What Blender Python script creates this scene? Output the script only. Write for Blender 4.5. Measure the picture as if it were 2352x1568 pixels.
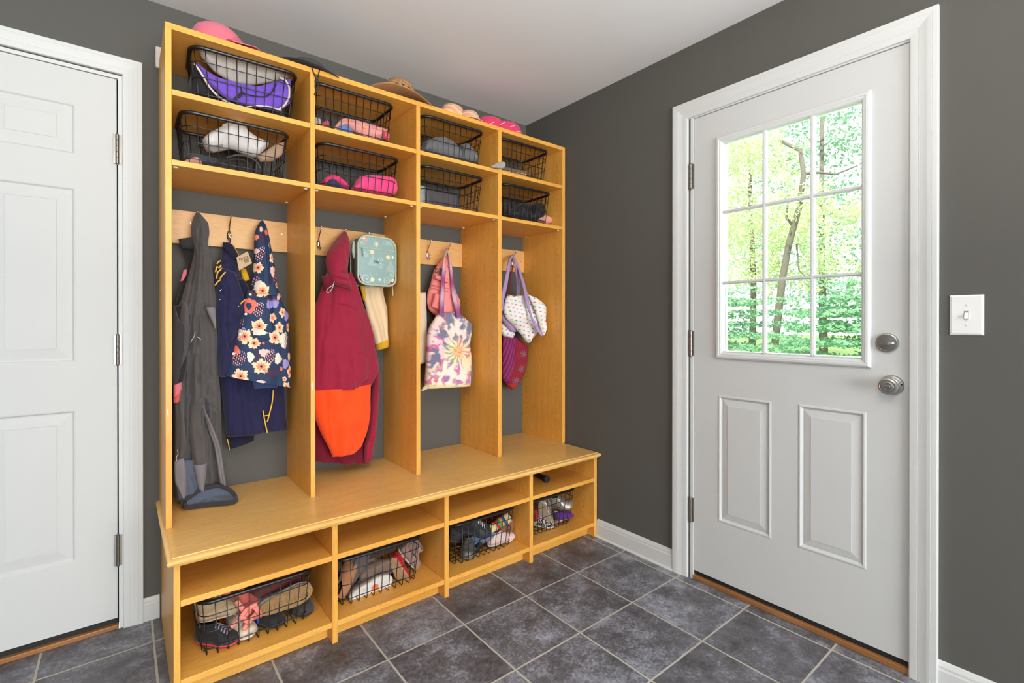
import bpy, math, random
from math import sin, cos, pi, radians, sqrt, exp, atan2, hypot, floor
from mathutils import Vector, Matrix, Euler, noise

SC = bpy.context.scene
COL = SC.collection
for o in list(bpy.data.objects):
    bpy.data.objects.remove(o, do_unlink=True)

# ------------------------------------------------------------------ camera
CX, CY, CZ = -2.0098, -2.3622, 1.1559
YAW, PITCH, FPX, PCY = -0.67597, -0.00247, 1116.1, 743.44
cam_d = bpy.data.cameras.new('camera')
cam = bpy.data.objects.new('camera', cam_d); COL.objects.link(cam)
cam.location = (CX, CY, CZ)
cam.rotation_euler = Euler((pi/2 + PITCH, 0, YAW), 'XYZ')
cam_d.sensor_width = 36.0
cam_d.lens = FPX / 2352 * 36.0
cam_d.shift_y = -(784 - PCY) / 2352
cam_d.clip_start = 0.02
SC.camera = cam

# ------------------------------------------------------------------ world / light / exposure
SC.view_settings.view_transform = 'Standard'
SC.view_settings.look = 'None'
SC.view_settings.exposure = 0.0
SC.view_settings.gamma = 1.0
SC.view_settings.use_curve_mapping = False
W = bpy.data.worlds.new('sky'); SC.world = W; W.use_nodes = True
bg = W.node_tree.nodes['Background']
bg.inputs[0].default_value = (0.88, 0.95, 1.0, 1)
bg.inputs[1].default_value = 2.3

def area(name, loc, aim, sx, sy, power, col):
    d = bpy.data.lights.new(name, 'AREA'); d.shape = 'RECTANGLE'; d.size = sx; d.size_y = sy
    d.energy = power; d.color = col
    o = bpy.data.objects.new(name, d); COL.objects.link(o); o.location = loc
    o.rotation_euler = (Vector(aim) - Vector(loc)).to_track_quat('-Z', 'Y').to_euler()
    return o
# ceiling lamp of the room, above and behind the camera
lamp_d = bpy.data.lights.new('ceiling_lamp', 'POINT'); lamp_d.energy = 17; lamp_d.shadow_soft_size = 0.16; lamp_d.color = (1.0, 0.95, 0.88)
lamp = bpy.data.objects.new('ceiling_lamp', lamp_d); COL.objects.link(lamp); lamp.location = (-2.1, -2.55, 2.22)
# added soft fill light behind the camera; the rear wall has no window
area('rear_fill', (-1.4, -6.2, 1.10), (-1.0, 0, 0.80), 3.2, 1.9, 270, (0.92, 0.96, 1.0))
# daylight through the window of the left wall
area('left_window_daylight', (-3.75, -2.2, 1.35), (-1.9, -0.6, 1.0), 1.2, 1.2, 9, (0.62, 0.78, 1.0))
# added area lamp out of view, stands in for sky to brighten the tiles
area('sky_fill', (1.5, -1.35, 3.1), (-1.1, -1.45, 0), 1.5, 1.5, 800, (0.80, 0.90, 1.0))
# added upward fill light, not part of any fixture, to brighten the ceiling
upl = area('ceiling_fill', (-2.0, -2.6, 1.35), (-2.0, -2.6, 3.0), 0.6, 0.6, 62, (1.0, 0.96, 0.91))
sun_d = bpy.data.lights.new('sun', 'SUN'); sun_d.energy = 10.0; sun_d.angle = radians(2); sun_d.color = (1.0, 0.96, 0.86)
sun = bpy.data.objects.new('sun', sun_d); COL.objects.link(sun)
sun.rotation_euler = Vector((0.62, 0.25, -0.74)).to_track_quat('-Z', 'Y').to_euler()

# ------------------------------------------------------------------ pixel -> point of the place
_fw = Vector((sin(-YAW)*cos(PITCH), cos(-YAW)*cos(PITCH), sin(PITCH)))
_rt = Vector((cos(-YAW), -sin(-YAW), 0))
_up = _rt.cross(_fw)
CAMV = Vector((CX, CY, CZ))
def P(px, py, y):
    d = _fw*FPX + _rt*(px-1176) - _up*(py-PCY)
    return CAMV + d*((y-CY)/d.y)
def PX(px, py, x):
    d = _fw*FPX + _rt*(px-1176) - _up*(py-PCY)
    return CAMV + d*((x-CX)/d.x)
def PZ(px, py, z):
    d = _fw*FPX + _rt*(px-1176) - _up*(py-PCY)
    return CAMV + d*((z-CZ)/d.z)

# ------------------------------------------------------------------ materials
def lin(c):
    return tuple((x/255/12.92 if x/255 <= 0.04045 else ((x/255+0.055)/1.055)**2.4) for x in c)
_mc = {}
def mat(key, rgb, rough=0.6, metal=0.0, vary=0.12, scale=40.0, bump=0.0, bscale=200.0, sheen=0.0, spec=0.5, linear=False, coat=0.0):
    """plain procedural material: colour broken up by noise, fine bump"""
    if key in _mc: return _mc[key]
    c = rgb if linear else lin(rgb)
    m = bpy.data.materials.new(key); m.use_nodes = True
    nt = m.node_tree; N = nt.nodes; L = nt.links
    b = N['Principled BSDF']
    b.inputs['Roughness'].default_value = rough
    b.inputs['Metallic'].default_value = metal
    b.inputs['Specular IOR Level'].default_value = spec
    b.inputs['Sheen Weight'].default_value = sheen
    b.inputs['Coat Weight'].default_value = coat
    tc = N.new('ShaderNodeTexCoord')
    n = N.new('ShaderNodeTexNoise'); n.inputs['Scale'].default_value = scale; n.inputs['Detail'].default_value = 4
    L.new(tc.outputs['Object'], n.inputs['Vector'])
    mx = N.new('ShaderNodeMix'); mx.data_type = 'RGBA'
    mx.inputs[6].default_value = (*[x*(1-vary) for x in c], 1)
    mx.inputs[7].default_value = (*[min(1, x*(1+vary)) for x in c], 1)
    L.new(n.outputs['Fac'], mx.inputs[0]); L.new(mx.outputs[2], b.inputs['Base Color'])
    if bump:
        n2 = N.new('ShaderNodeTexNoise'); n2.inputs['Scale'].default_value = bscale; n2.inputs['Detail'].default_value = 3
        L.new(tc.outputs['Object'], n2.inputs['Vector'])
        bp = N.new('ShaderNodeBump'); bp.inputs['Strength'].default_value = bump; bp.inputs['Distance'].default_value = 0.002
        L.new(n2.outputs['Fac'], bp.inputs['Height']); L.new(bp.outputs['Normal'], b.inputs['Normal'])
    _mc[key] = m
    return m
def fabric(key, rgb, **k):
    k.setdefault('rough', 0.85); k.setdefault('bump', 0.5); k.setdefault('bscale', 350); k.setdefault('sheen', 0.15)
    k.setdefault('spec', 0.25); k.setdefault('scale', 25)
    return mat(key, rgb, **k)
def printed(key, rough=0.8, bump=0.4, spec=0.3):
    """cloth whose printed pattern is stored on the mesh as colours"""
    if key in _mc: return _mc[key]
    m = bpy.data.materials.new(key); m.use_nodes = True
    N = m.node_tree.nodes; L = m.node_tree.links; b = N['Principled BSDF']
    b.inputs['Roughness'].default_value = rough; b.inputs['Specular IOR Level'].default_value = spec
    a = N.new('ShaderNodeVertexColor'); a.layer_name = 'print'
    L.new(a.outputs['Color'], b.inputs['Base Color'])
    tc = N.new('ShaderNodeTexCoord'); n2 = N.new('ShaderNodeTexNoise'); n2.inputs['Scale'].default_value = 300
    L.new(tc.outputs['Object'], n2.inputs['Vector'])
    bp = N.new('ShaderNodeBump'); bp.inputs['Strength'].default_value = bump; bp.inputs['Distance'].default_value = 0.0015
    L.new(n2.outputs['Fac'], bp.inputs['Height']); L.new(bp.outputs['Normal'], b.inputs['Normal'])
    _mc[key] = m
    return m

def wood(key, grain, base=(244, 184, 88), dark=(228, 156, 60), holes=False, rough=0.38):
    m = bpy.data.materials.new(key); m.use_nodes = True
    N = m.node_tree.nodes; L = m.node_tree.links; b = N['Principled BSDF']
    b.inputs['Roughness'].default_value = rough
    b.inputs['Specular IOR Level'].default_value = 0.45
    g = N.new('ShaderNodeNewGeometry')
    mp = N.new('ShaderNodeMapping'); mp.vector_type = 'POINT'
    s = [26, 26, 26]; s['xyz'.index(grain)] = 1.6
    mp.inputs['Scale'].default_value = s
    L.new(g.outputs['Position'], mp.inputs['Vector'])
    n = N.new('ShaderNodeTexNoise'); n.inputs['Scale'].default_value = 1.0; n.inputs['Detail'].default_value = 5
    n.inputs['Roughness'].default_value = 0.6; n.inputs['Distortion'].default_value = 0.6
    L.new(mp.outputs['Vector'], n.inputs['Vector'])
    n2 = N.new('ShaderNodeTexNoise'); n2.inputs['Scale'].default_value = 2.2; n2.inputs['Detail'].default_value = 3
    L.new(g.outputs['Position'], n2.inputs['Vector'])
    mx = N.new('ShaderNodeMix'); mx.data_type = 'RGBA'
    mx.inputs[6].default_value = (*lin(dark), 1); mx.inputs[7].default_value = (*lin(base), 1)
    ad = N.new('ShaderNodeMath'); ad.operation = 'ADD'
    L.new(n.outputs['Fac'], ad.inputs[0]); L.new(n2.outputs['Fac'], ad.inputs[1])
    mr = N.new('ShaderNodeMapRange'); mr.inputs['From Min'].default_value = 0.65; mr.inputs['From Max'].default_value = 1.35
    L.new(ad.outputs[0], mr.inputs['Value']); L.new(mr.outputs['Result'], mx.inputs[0])
    # pores
    mp2 = N.new('ShaderNodeMapping'); s2 = [420, 420, 420]; s2['xyz'.index(grain)] = 22
    mp2.inputs['Scale'].default_value = s2
    L.new(g.outputs['Position'], mp2.inputs['Vector'])
    n3 = N.new('ShaderNodeTexNoise'); n3.inputs['Scale'].default_value = 1.0; n3.inputs['Detail'].default_value = 2
    L.new(mp2.outputs['Vector'], n3.inputs['Vector'])
    mr3 = N.new('ShaderNodeMapRange'); mr3.inputs['From Min'].default_value = 0.35; mr3.inputs['From Max'].default_value = 0.6
    mr3.inputs['To Min'].default_value = 0.84; mr3.inputs['To Max'].default_value = 1.0
    L.new(n3.outputs['Fac'], mr3.inputs['Value'])
    ml = N.new('ShaderNodeMix'); ml.data_type = 'RGBA'; ml.blend_type = 'MULTIPLY'; ml.inputs[0].default_value = 1
    L.new(mx.outputs[2], ml.inputs[6]); L.new(mr3.outputs['Result'], ml.inputs[7])
    last = ml.outputs[2]
    if holes:
        # rows of drilled shelf-pin holes on the faces that look along x
        sp = N.new('ShaderNodeSeparateXYZ'); L.new(g.outputs['Position'], sp.inputs[0])
        def M(op, a, bb=None, cc=None):
            q = N.new('ShaderNodeMath'); q.operation = op
            for i, v in enumerate((a, bb, cc)):
                if v is None: continue
                if isinstance(v, (int, float)): q.inputs[i].default_value = v
                else: L.new(v, q.inputs[i])
            return q.outputs[0]
        zz = M('SUBTRACT', M('FRACT', M('DIVIDE', sp.outputs['Z'], 0.032)), 0.5)
        zz = M('MULTIPLY', zz, 0.032)
        ds = []
        for yc in holes:
            yy = M('SUBTRACT', sp.outputs['Y'], yc)
            ds.append(M('SQRT', M('ADD', M('MULTIPLY', zz, zz), M('MULTIPLY', yy, yy))))
        d = ds[0]
        for q in ds[1:]: d = M('MINIMUM', d, q)
        inside = M('LESS_THAN', d, 0.0019)
        sn = N.new('ShaderNodeSeparateXYZ'); L.new(g.outputs['Normal'], sn.inputs[0])
        isx = M('GREATER_THAN', M('ABSOLUTE', sn.outputs['X']), 0.9)
        f = M('MULTIPLY', inside, isx)
        mh = N.new('ShaderNodeMix'); mh.data_type = 'RGBA'
        L.new(f, mh.inputs[0]); L.new(last, mh.inputs[6]); mh.inputs[7].default_value = (0.10, 0.05, 0.015, 1)
        last = mh.outputs[2]
    L.new(last, b.inputs['Base Color'])
    bp = N.new('ShaderNodeBump'); bp.inputs['Strength'].default_value = 0.12; bp.inputs['Distance'].default_value = 0.001
    L.new(n3.outputs['Fac'], bp.inputs['Height']); L.new(bp.outputs['Normal'], b.inputs['Normal'])
    return m

M_WV = wood('maple_upright', 'z', holes=(-0.045, -0.315))
M_WVL = wood('maple_upright_low', 'z', holes=(-0.075, -0.52))
M_WH = wood('maple_board', 'x')
M_BENCH = wood('maple_bench_top', 'x', base=(244, 198, 122), dark=(234, 180, 98), rough=0.3)
M_RAIL = wood('maple_rail', 'x', base=(234, 184, 118), dark=(222, 166, 98))
M_THR = wood('oak_threshold', 'y', base=(176, 122, 72), dark=(128, 82, 44))
M_THRX = wood('oak_threshold_left', 'x', base=(176, 122, 72), dark=(128, 82, 44))
M_WALL = mat('grey_wall_paint', (94, 92, 87), rough=0.8, vary=0.03, scale=3, bump=0.25, bscale=260, spec=0.15)
M_CEIL = mat('ceiling_paint', (230, 230, 229), rough=0.9, vary=0.015, scale=3, bump=0.2, bscale=300, spec=0.2)
M_TRIM = mat('white_trim_paint', (211, 212, 209), rough=0.5, vary=0.015, scale=6, spec=0.3)
M_DOOR = mat('white_door_paint', (204, 205, 202), rough=0.62, vary=0.012, scale=5, bump=0.08, bscale=500, spec=0.25)
M_NICK = mat('brushed_nickel', (178, 175, 168), rough=0.32, metal=0.92, vary=0.08, scale=90, spec=0.8)
M_HING = mat('dull_steel', (140, 136, 128), rough=0.36, metal=0.9, vary=0.15, scale=60)
M_CHROME = mat('chrome', (220, 218, 214), rough=0.12, metal=1.0, vary=0.02)
M_BLKW = mat('black_coated_wire', (24, 24, 25), rough=0.38, vary=0.1, spec=0.6)
M_RUB = mat('black_rubber', (34, 33, 32), rough=0.7)
M_DARK = mat('dark_void', (16, 14, 14), rough=0.9)

# ------------------------------------------------------------------ mesh helpers
def link(name, verts, faces, m=None, parent=None, smooth=False, cols=None):
    me = bpy.data.meshes.new(name)
    me.from_pydata([tuple(v) for v in verts], [], faces)
    if m is not None: me.materials.append(m)
    if cols is not None:
        ca = me.color_attributes.new('print', 'FLOAT_COLOR', 'POINT')
        ca.data.foreach_set('color', [c for q in cols for c in (q[0], q[1], q[2], 1.0)])
    me.validate(clean_customdata=False); me.update()
    if smooth:
        me.polygons.foreach_set('use_smooth', [True]*len(me.polygons))
    o = bpy.data.objects.new(name, me); COL.objects.link(o)
    if parent is not None: o.parent = parent
    return o
class MB:
    """collects shapes for one mesh"""
    def __init__(s): s.v = []; s.f = []
    def box(s, x0, x1, y0, y1, z0, z1):
        n = len(s.v)
        s.v += [(x0,y0,z0),(x1,y0,z0),(x1,y1,z0),(x0,y1,z0),(x0,y0,z1),(x1,y0,z1),(x1,y1,z1),(x0,y1,z1)]
        s.f += [tuple(n+i for i in q) for q in ((0,3,2,1),(4,5,6,7),(0,1,5,4),(1,2,6,5),(2,3,7,6),(3,0,4,7))]
        return s
    def add(s, v, f):
        n = len(s.v); s.v += [tuple(q) for q in v]; s.f += [tuple(n+i for i in q) for q in f]; return s
    def tube(s, pts, r, n=8, closed=False, caps=True, flat=1.0):
        pts = [Vector(p) for p in pts]; k = len(pts)
        rs = r if isinstance(r, (list, tuple)) else [r]*k
        prev = None; rings = []
        for i, p in enumerate(pts):
            a = pts[(i-1) % k] if (closed or i > 0) else p
            b = pts[(i+1) % k] if (closed or i < k-1) else p
            t = (b-a)
            if t.length < 1e-9: t = Vector((0,0,1))
            t.normalize()
            if prev is None:
                u = t.cross(Vector((0,0,1)))
                if u.length < 0.1: u = t.cross(Vector((1,0,0)))
            else:
                u = prev - t*prev.dot(t)
                if u.length < 1e-6: u = t.cross(Vector((0.3,0.5,1)))
            u.normalize(); prev = u; w = t.cross(u)
            rings.append([p + (u*cos(2*pi*j/n) + w*flat*sin(2*pi*j/n))*rs[i] for j in range(n)])
        b0 = len(s.v)
        for rg in rings: s.v += [tuple(q) for q in rg]
        m = k if closed else k-1
        for i in range(m):
            i2 = (i+1) % k
            for j in range(n):
                j2 = (j+1) % n
                s.f.append((b0+i*n+j, b0+i*n+j2, b0+i2*n+j2, b0+i2*n+j))
        if caps and not closed:
            s.f.append(tuple(b0+j for j in range(n))[::-1]); s.f.append(tuple(b0+(k-1)*n+j for j in range(n)))
        return s
    def lathe(s, prof, n=32, M=Matrix(), sx=1.0, sy=1.0, caps=True):
        """prof: list of (r, z) ; axis z, then M"""
        b0 = len(s.v)
        for r, z in prof:
            for j in range(n):
                a = 2*pi*j/n
                s.v.append(tuple(M @ Vector((r*cos(a)*sx, r*sin(a)*sy, z))))
        for i in range(len(prof)-1):
            for j in range(n):
                j2 = (j+1) % n
                s.f.append((b0+i*n+j, b0+i*n+j2, b0+(i+1)*n+j2, b0+(i+1)*n+j))
        if caps:
            s.f.append(tuple(b0+j for j in range(n))[::-1])
            s.f.append(tuple(b0+(len(prof)-1)*n+j for j in range(n)))
        return s
    def obj(s, name, m, parent=None, smooth=False): return link(name, s.v, s.f, m, parent, smooth)
def bevel(o, w=0.0015, seg=2):
    md = o.modifiers.new('edge', 'BEVEL'); md.width = w; md.segments = seg; md.limit_method = 'ANGLE'; md.angle_limit = radians(40)
    return o
def autosmooth(o):
    o.data.polygons.foreach_set('use_smooth', [True]*len(o.data.polygons))
    md = o.modifiers.new('edge_split', 'EDGE_SPLIT'); md.split_angle = radians(35)
    return o
def tag(o, label=None, cat=None, group=None, kind=None):
    if label: o['label'] = label
    if cat: o['category'] = cat
    if group: o['group'] = group
    if kind: o['kind'] = kind
    return o
def empty(name, loc, label=None, cat=None, group=None, rot=(0,0,0)):
    o = bpy.data.objects.new(name, None); COL.objects.link(o)
    o.location = loc; o.rotation_euler = rot; o.empty_display_size = 0.05
    return tag(o, label, cat, group)
def boxo(name, m, parent, *a, bev=0.0012):
    o = MB().box(*a).obj(name, m, parent)
    if bev: bevel(o, bev)
    return o

# ------------------------------------------------------------------ the room
XL, YR, H = -3.9, -6.4, 2.41          # left wall, rear wall, ceiling height
def wall_quads(name, axis, pos, thick, rng, holes, m):
    """wall plane with rectangular openings. rng=(a0,a1,z0,z1), holes=[(a0,a1,z0,z1)]"""
    A = sorted({rng[0], rng[1], *[h[0] for h in holes], *[h[1] for h in holes]})
    Z = sorted({rng[2], rng[3], *[h[2] for h in holes], *[h[3] for h in holes]})
    mb = MB()
    for i in range(len(A)-1):
        for j in range(len(Z)-1):
            ca, cz = (A[i]+A[i+1])/2, (Z[j]+Z[j+1])/2
            if any(h[0] < ca < h[1] and h[2] < cz < h[3] for h in holes): continue
            lo, hi = min(pos, pos+thick), max(pos, pos+thick)
            if axis == 'y': mb.box(A[i], A[i+1], lo, hi, Z[j], Z[j+1])
            else: mb.box(lo, hi, A[i], A[i+1], Z[j], Z[j+1])
    return tag(mb.obj(name, m), kind='structure')
RD = (-1.150, -1.9535)      # right door: jamb faces (y)
LD = (-2.802, -2.008)       # left door opening (x)
wall_quads('wall_back', 'y', 0.0, 0.13, (XL, 0.13, 0, H), [(LD[0], LD[1], 0, 2.09)], M_WALL)
wall_quads('wall_right', 'x', 0.0, 0.13, (YR, 0.0, 0, H), [(RD[1], RD[0], 0, 2.09)], M_WALL)
wall_quads('wall_left', 'x', XL, -0.13, (YR, 0.13, 0, H), [], M_WALL)
wall_quads('wall_rear', 'y', YR, -0.13, (XL-0.13, 0.13, 0, H), [], M_WALL)
tag(MB().box(XL-0.13, 0.13, YR-0.13, 0.13, H, H+0.12).obj('ceiling', M_CEIL), kind='structure')

# floor: slate-look tiles with pale grout
def floor_material():
    m = bpy.data.materials.new('slate_tile_floor'); m.use_nodes = True
    N = m.node_tree.nodes; L = m.node_tree.links; b = N['Principled BSDF']
    g = N.new('ShaderNodeNewGeometry'); sp = N.new('ShaderNodeSeparateXYZ'); L.new(g.outputs['Position'], sp.inputs[0])
    def M(op, a, bb=None, cc=None):
        q = N.new('ShaderNodeMath'); q.operation = op
        for i, v in enumerate((a, bb, cc)):
            if v is None: continue
            if isinstance(v, (int, float)): q.inputs[i].default_value = v
            else: L.new(v, q.inputs[i])
        return q.outputs[0]
    T = 0.3109
    wn = N.new('ShaderNodeTexNoise'); wn.inputs['Scale'].default_value = 30; wn.inputs['Detail'].default_value = 2
    L.new(g.outputs['Position'], wn.inputs['Vector'])
    wob = M('MULTIPLY', M('SUBTRACT', wn.outputs['Fac'], 0.5), 0.0035)
    def line(c, off):
        u = M('DIVIDE', M('SUBTRACT', M('ADD', c, wob), off), T)
        f = M('ABSOLUTE', M('SUBTRACT', M('FRACT', M('ADD', u, 0.5)), 0.5))
        return M('MULTIPLY', f, T), M('FLOOR', u)
    dx, ix = line(sp.outputs['X'], -1.3009); dy, iy = line(sp.outputs['Y'], -0.7988)
    d = M('MINIMUM', dx, dy)
    gr = N.new('ShaderNodeMapRange'); gr.inputs['From Min'].default_value = 0.0030; gr.inputs['From Max'].default_value = 0.0042
    gr.inputs['To Min'].default_value = 1; gr.inputs['To Max'].default_value = 0
    L.new(d, gr.inputs['Value'])
    # per-tile offset of the mottling
    cb = N.new('ShaderNodeCombineXYZ'); L.new(M('MULTIPLY', ix, 3.7), cb.inputs[0]); L.new(M('MULTIPLY', iy, 5.3), cb.inputs[1])
    L.new(M('MULTIPLY', M('ADD', ix, iy), 2.1), cb.inputs[2])
    va = N.new('ShaderNodeVectorMath'); va.operation = 'ADD'
    L.new(g.outputs['Position'], va.inputs[0]); L.new(cb.outputs[0], va.inputs[1])
    n1 = N.new('ShaderNodeTexNoise'); n1.inputs['Scale'].default_value = 7.5; n1.inputs['Detail'].default_value = 12; n1.inputs['Roughness'].default_value = 0.74
    n1.inputs['Distortion'].default_value = 0.08
    n2 = N.new('ShaderNodeTexNoise'); n2.inputs['Scale'].default_value = 95; n2.inputs['Detail'].default_value = 6; n2.inputs['Roughness'].default_value = 0.75
    for n in (n1, n2): L.new(va.outputs[0], n.inputs['Vector'])
    s = M('ADD', M('MULTIPLY', n1.outputs['Fac'], 0.62), M('MULTIPLY', n2.outputs['Fac'], 0.38))
    wt = N.new('ShaderNodeTexWhiteNoise'); wt.noise_dimensions = '2D'; L.new(cb.outputs[0], wt.inputs['Vector'])
    s = M('ADD', s, M('MULTIPLY', M('SUBTRACT', wt.outputs['Value'], 0.5), 0.07))
    cr = N.new('ShaderNodeValToRGB'); e = cr.color_ramp.elements
    e[0].position = 0.38; e[0].color = (*lin((62, 59, 60)), 1)
    e[1].position = 0.66; e[1].color = (*lin((172, 175, 187)), 1)
    k = e.new(0.5); k.color = (*lin((100, 99, 104)), 1)
    L.new(s, cr.inputs['Fac'])
    mx = N.new('ShaderNodeMix'); mx.data_type = 'RGBA'
    L.new(gr.outputs['Result'], mx.inputs[0]); L.new(cr.outputs['Color'], mx.inputs[6])
    mx.inputs[7].default_value = (*lin((178, 172, 160)), 1)
    L.new(mx.outputs[2], b.inputs['Base Color'])
    ro = N.new('ShaderNodeMapRange'); ro.inputs['To Min'].default_value = 0.30; ro.inputs['To Max'].default_value = 0.55
    ro.inputs['From Min'].default_value = 0.35; ro.inputs['From Max'].default_value = 0.65
    L.new(n2.outputs['Fac'], ro.inputs['Value'])
    rg = M('MAXIMUM', ro.outputs['Result'], M('MULTIPLY', gr.outputs['Result'], 0.85))
    L.new(rg, b.inputs['Roughness'])
    b.inputs['Specular IOR Level'].default_value = 0.55
    hh = M('SUBTRACT', M('MULTIPLY', s, 0.35), gr.outputs['Result'])
    bp = N.new('ShaderNodeBump'); bp.inputs['Strength'].default_value = 0.5; bp.inputs['Distance'].default_value = 0.003
    L.new(hh, bp.inputs['Height']); L.new(bp.outputs['Normal'], b.inputs['Normal'])
    return m
tag(MB().box(XL-0.13, 0.0, YR-0.13, 0.0, -0.1, 0).obj('floor', floor_material()), kind='structure')

# ------------------------------------------------------------------ mouldings
def casing(name, axis, a0, a1, ztop, side, width=0.0605, m=M_TRIM):
    """door casing: profile swept up, over and down with mitred corners. a0<a1 outer edges."""
    prof = [(0, 0), (0, 0.0165), (0.002, 0.0175), (0.0125, 0.0175), (0.0135, 0.0168), (0.0145, 0.0175), (0.022, 0.0165), (0.030, 0.0142), (0.038, 0.0125),
            (0.0405, 0.0123), (0.0415, 0.0116), (0.0425, 0.0121), (0.050, 0.0116), (0.057, 0.0108), (0.0595, 0.0095), (1.0, 0.0)]
    prof = [(p[0]*width/0.0605 if p[0] < 1 else width, p[1]) for p in prof]
    v = []; f = []; n = len(prof)
    stations = [lambda w: (a0+w, 0.0), lambda w: (a0+w, ztop-w), lambda w: (a1-w, ztop-w), lambda w: (a1-w, 0.0)]
    for st in stations:
        for w, t in prof:
            a, z = st(w)
            v.append((a, -t, z) if axis == 'y' else (-t, a, z))
    for i in range(3):
        for j in range(n-1):
            f.append((i*n+j, i*n+j+1, (i+1)*n+j+1, (i+1)*n+j))
    return tag(link(name, v, f, m), kind='structure')
casing('trim_1', 'x', -2.0095, -1.0668, 2.153, 1, width=0.0735)
casing('trim_2', 'y', -2.862, -1.9483, 2.153, 1, width=0.0605)
def baseboard(name, axis, a0, a1, h):
    prof = [(0, 0), (0.013, 0), (0.013, h-0.022), (0.0105, h-0.018), (0.0105, h-0.012), (0.006, h-0.004), (0.004, h), (0, h)]
    # shoe moulding at the foot
    if axis == 'x': prof = [(0, 0), (0.020, 0), (0.020, 0.004), (0.014, 0.011), (0.0125, h-0.028), (0.010, h-0.022), (0.010, h-0.015), (0.005, h-0.003), (0, h)]
    n = len(prof); v = []; f = []
    for a in (a0, a1):
        for t, z in prof: v.append((a, -t, z) if axis == 'y' else (-t, a, z))
    for j in range(n-1): f.append((j, j+1, n+j+1, n+j))
    f.append(tuple(range(n))); f.append(tuple(range(n, 2*n))[::-1])
    return tag(link(name, v, f, M_TRIM), kind='structure')
baseboard('baseboard_right', 'x', -1.0668, -0.600, 0.094)
baseboard('baseboard_right.001', 'x', YR, -2.0095, 0.094)
baseboard('baseboard_back', 'y', -1.9483, -1.897, 0.087)
baseboard('baseboard_back.001', 'y', XL, -2.862, 0.087)
baseboard('baseboard_rear', 'y', XL, 0, 0.09).location = (0, YR+0.001, 0)
bpy.data.objects['baseboard_rear'].rotation_euler = (0, 0, pi); bpy.data.objects['baseboard_rear'].location = (XL, YR+0.0005, 0)

# jambs (lining of the two openings)
def jamb(name, axis, a0, a1, ztop):
    mb = MB()
    t = 0.013
    def bx(p0, p1, d0, d1, z0, z1):
        if axis == 'x': mb.box(d0, d1, p0, p1, z0, z1)
        else: mb.box(p0, p1, d0, d1, z0, z1)
    bx(a0, a0+t, -0.0005, 0.13, 0, ztop); bx(a1-t, a1, -0.0005, 0.13, 0, ztop); bx(a0+t, a1-t, -0.0005, 0.13, ztop-t, ztop)
    # door stops behind the slab
    bx(a0+t, a0+t+0.012, 0.05, 0.075, 0, ztop-t); bx(a1-t-0.012, a1-t, 0.05, 0.075, 0, ztop-t); bx(a0+t+0.012, a1-t-0.012, 0.05, 0.075, ztop-t-0.012, ztop-t)
    return tag(mb.obj(name, M_TRIM), kind='structure')
jamb('trim_3', 'x', RD[1], RD[0], 2.088)
jamb('trim_4', 'y', LD[0], LD[1], 2.088)

# ------------------------------------------------------------------ doors
def panel_face(mb, rect, tr, depths):
    """nested rectangles (inset, depth) inside rect=(a0,a1,z0,z1)"""
    a0, a1, z0, z1 = rect
    rings = []
    for ins, d in depths:
        rings.append([tr(a0+ins, d, z0+ins), tr(a1-ins, d, z0+ins), tr(a1-ins, d, z1-ins), tr(a0+ins, d, z1-ins)])
    n = len(mb.v)
    for r in rings: mb.v += r
    for i in range(len(rings)-1):
        for j in range(4):
            j2 = (j+1) % 4
            mb.f.append((n+i*4+j, n+i*4+j2, n+(i+1)*4+j2, n+(i+1)*4+j))
    k = n+(len(rings)-1)*4
    mb.f.append((k, k+1, k+2, k+3))
def door_leaf(name, axis, a0, a1, z0, z1, panels, hole, face, thick, parent, depths):
    mb = MB()
    def tr(a, d, z): return (face+d, a, z) if axis == 'x' else (a, face+d, z)
    rects = panels + ([hole] if hole else [])
    A = sorted({a0, a1, *[r[0] for r in rects], *[r[1] for r in rects]})
    Z = sorted({z0, z1, *[r[2] for r in rects], *[r[3] for r in rects]})
    for i in range(len(A)-1):
        for j in range(len(Z)-1):
            ca, cz = (A[i]+A[i+1])/2, (Z[j]+Z[j+1])/2
            if any(r[0] < ca < r[1] and r[2] < cz < r[3] for r in rects): continue
            mb.add([tr(A[i], 0, Z[j]), tr(A[i+1], 0, Z[j]), tr(A[i+1], 0, Z[j+1]), tr(A[i], 0, Z[j+1])], [(0,1,2,3)])
    for r in panels: panel_face(mb, r, tr, depths)
    # edges, back
    for (p, q) in (((a0,z0),(a1,z0)), ((a1,z0),(a1,z1)), ((a1,z1),(a0,z1)), ((a0,z1),(a0,z0))):
        mb.add([tr(p[0],0,p[1]), tr(q[0],0,q[1]), tr(q[0],thick,q[1]), tr(p[0],thick,p[1])], [(0,1,2,3)])
    if hole:
        h = hole; c = [(h[0],h[2]),(h[1],h[2]),(h[1],h[3]),(h[0],h[3])]
        for k in range(4):
            p, q = c[k], c[(k+1) % 4]
            mb.add([tr(p[0],0,p[1]), tr(q[0],0,q[1]), tr(q[0],thick,q[1]), tr(p[0],thick,p[1])], [(0,1,2,3)])
        for (u0,u1,w0,w1) in ((a0,h[0],z0,z1),(h[1],a1,z0,z1),(h[0],h[1],z0,h[2]),(h[0],h[1],h[3],z1)):
            mb.add([tr(u0,thick,w0), tr(u1,thick,w0), tr(u1,thick,w1), tr(u0,thick,w1)], [(0,1,2,3)])
    else:
        mb.add([tr(a0,thick,z0), tr(a1,thick,z0), tr(a1,thick,z1), tr(a0,thick,z1)], [(0,1,2,3)])
    return mb.obj(name, M_DOOR, parent)

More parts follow.
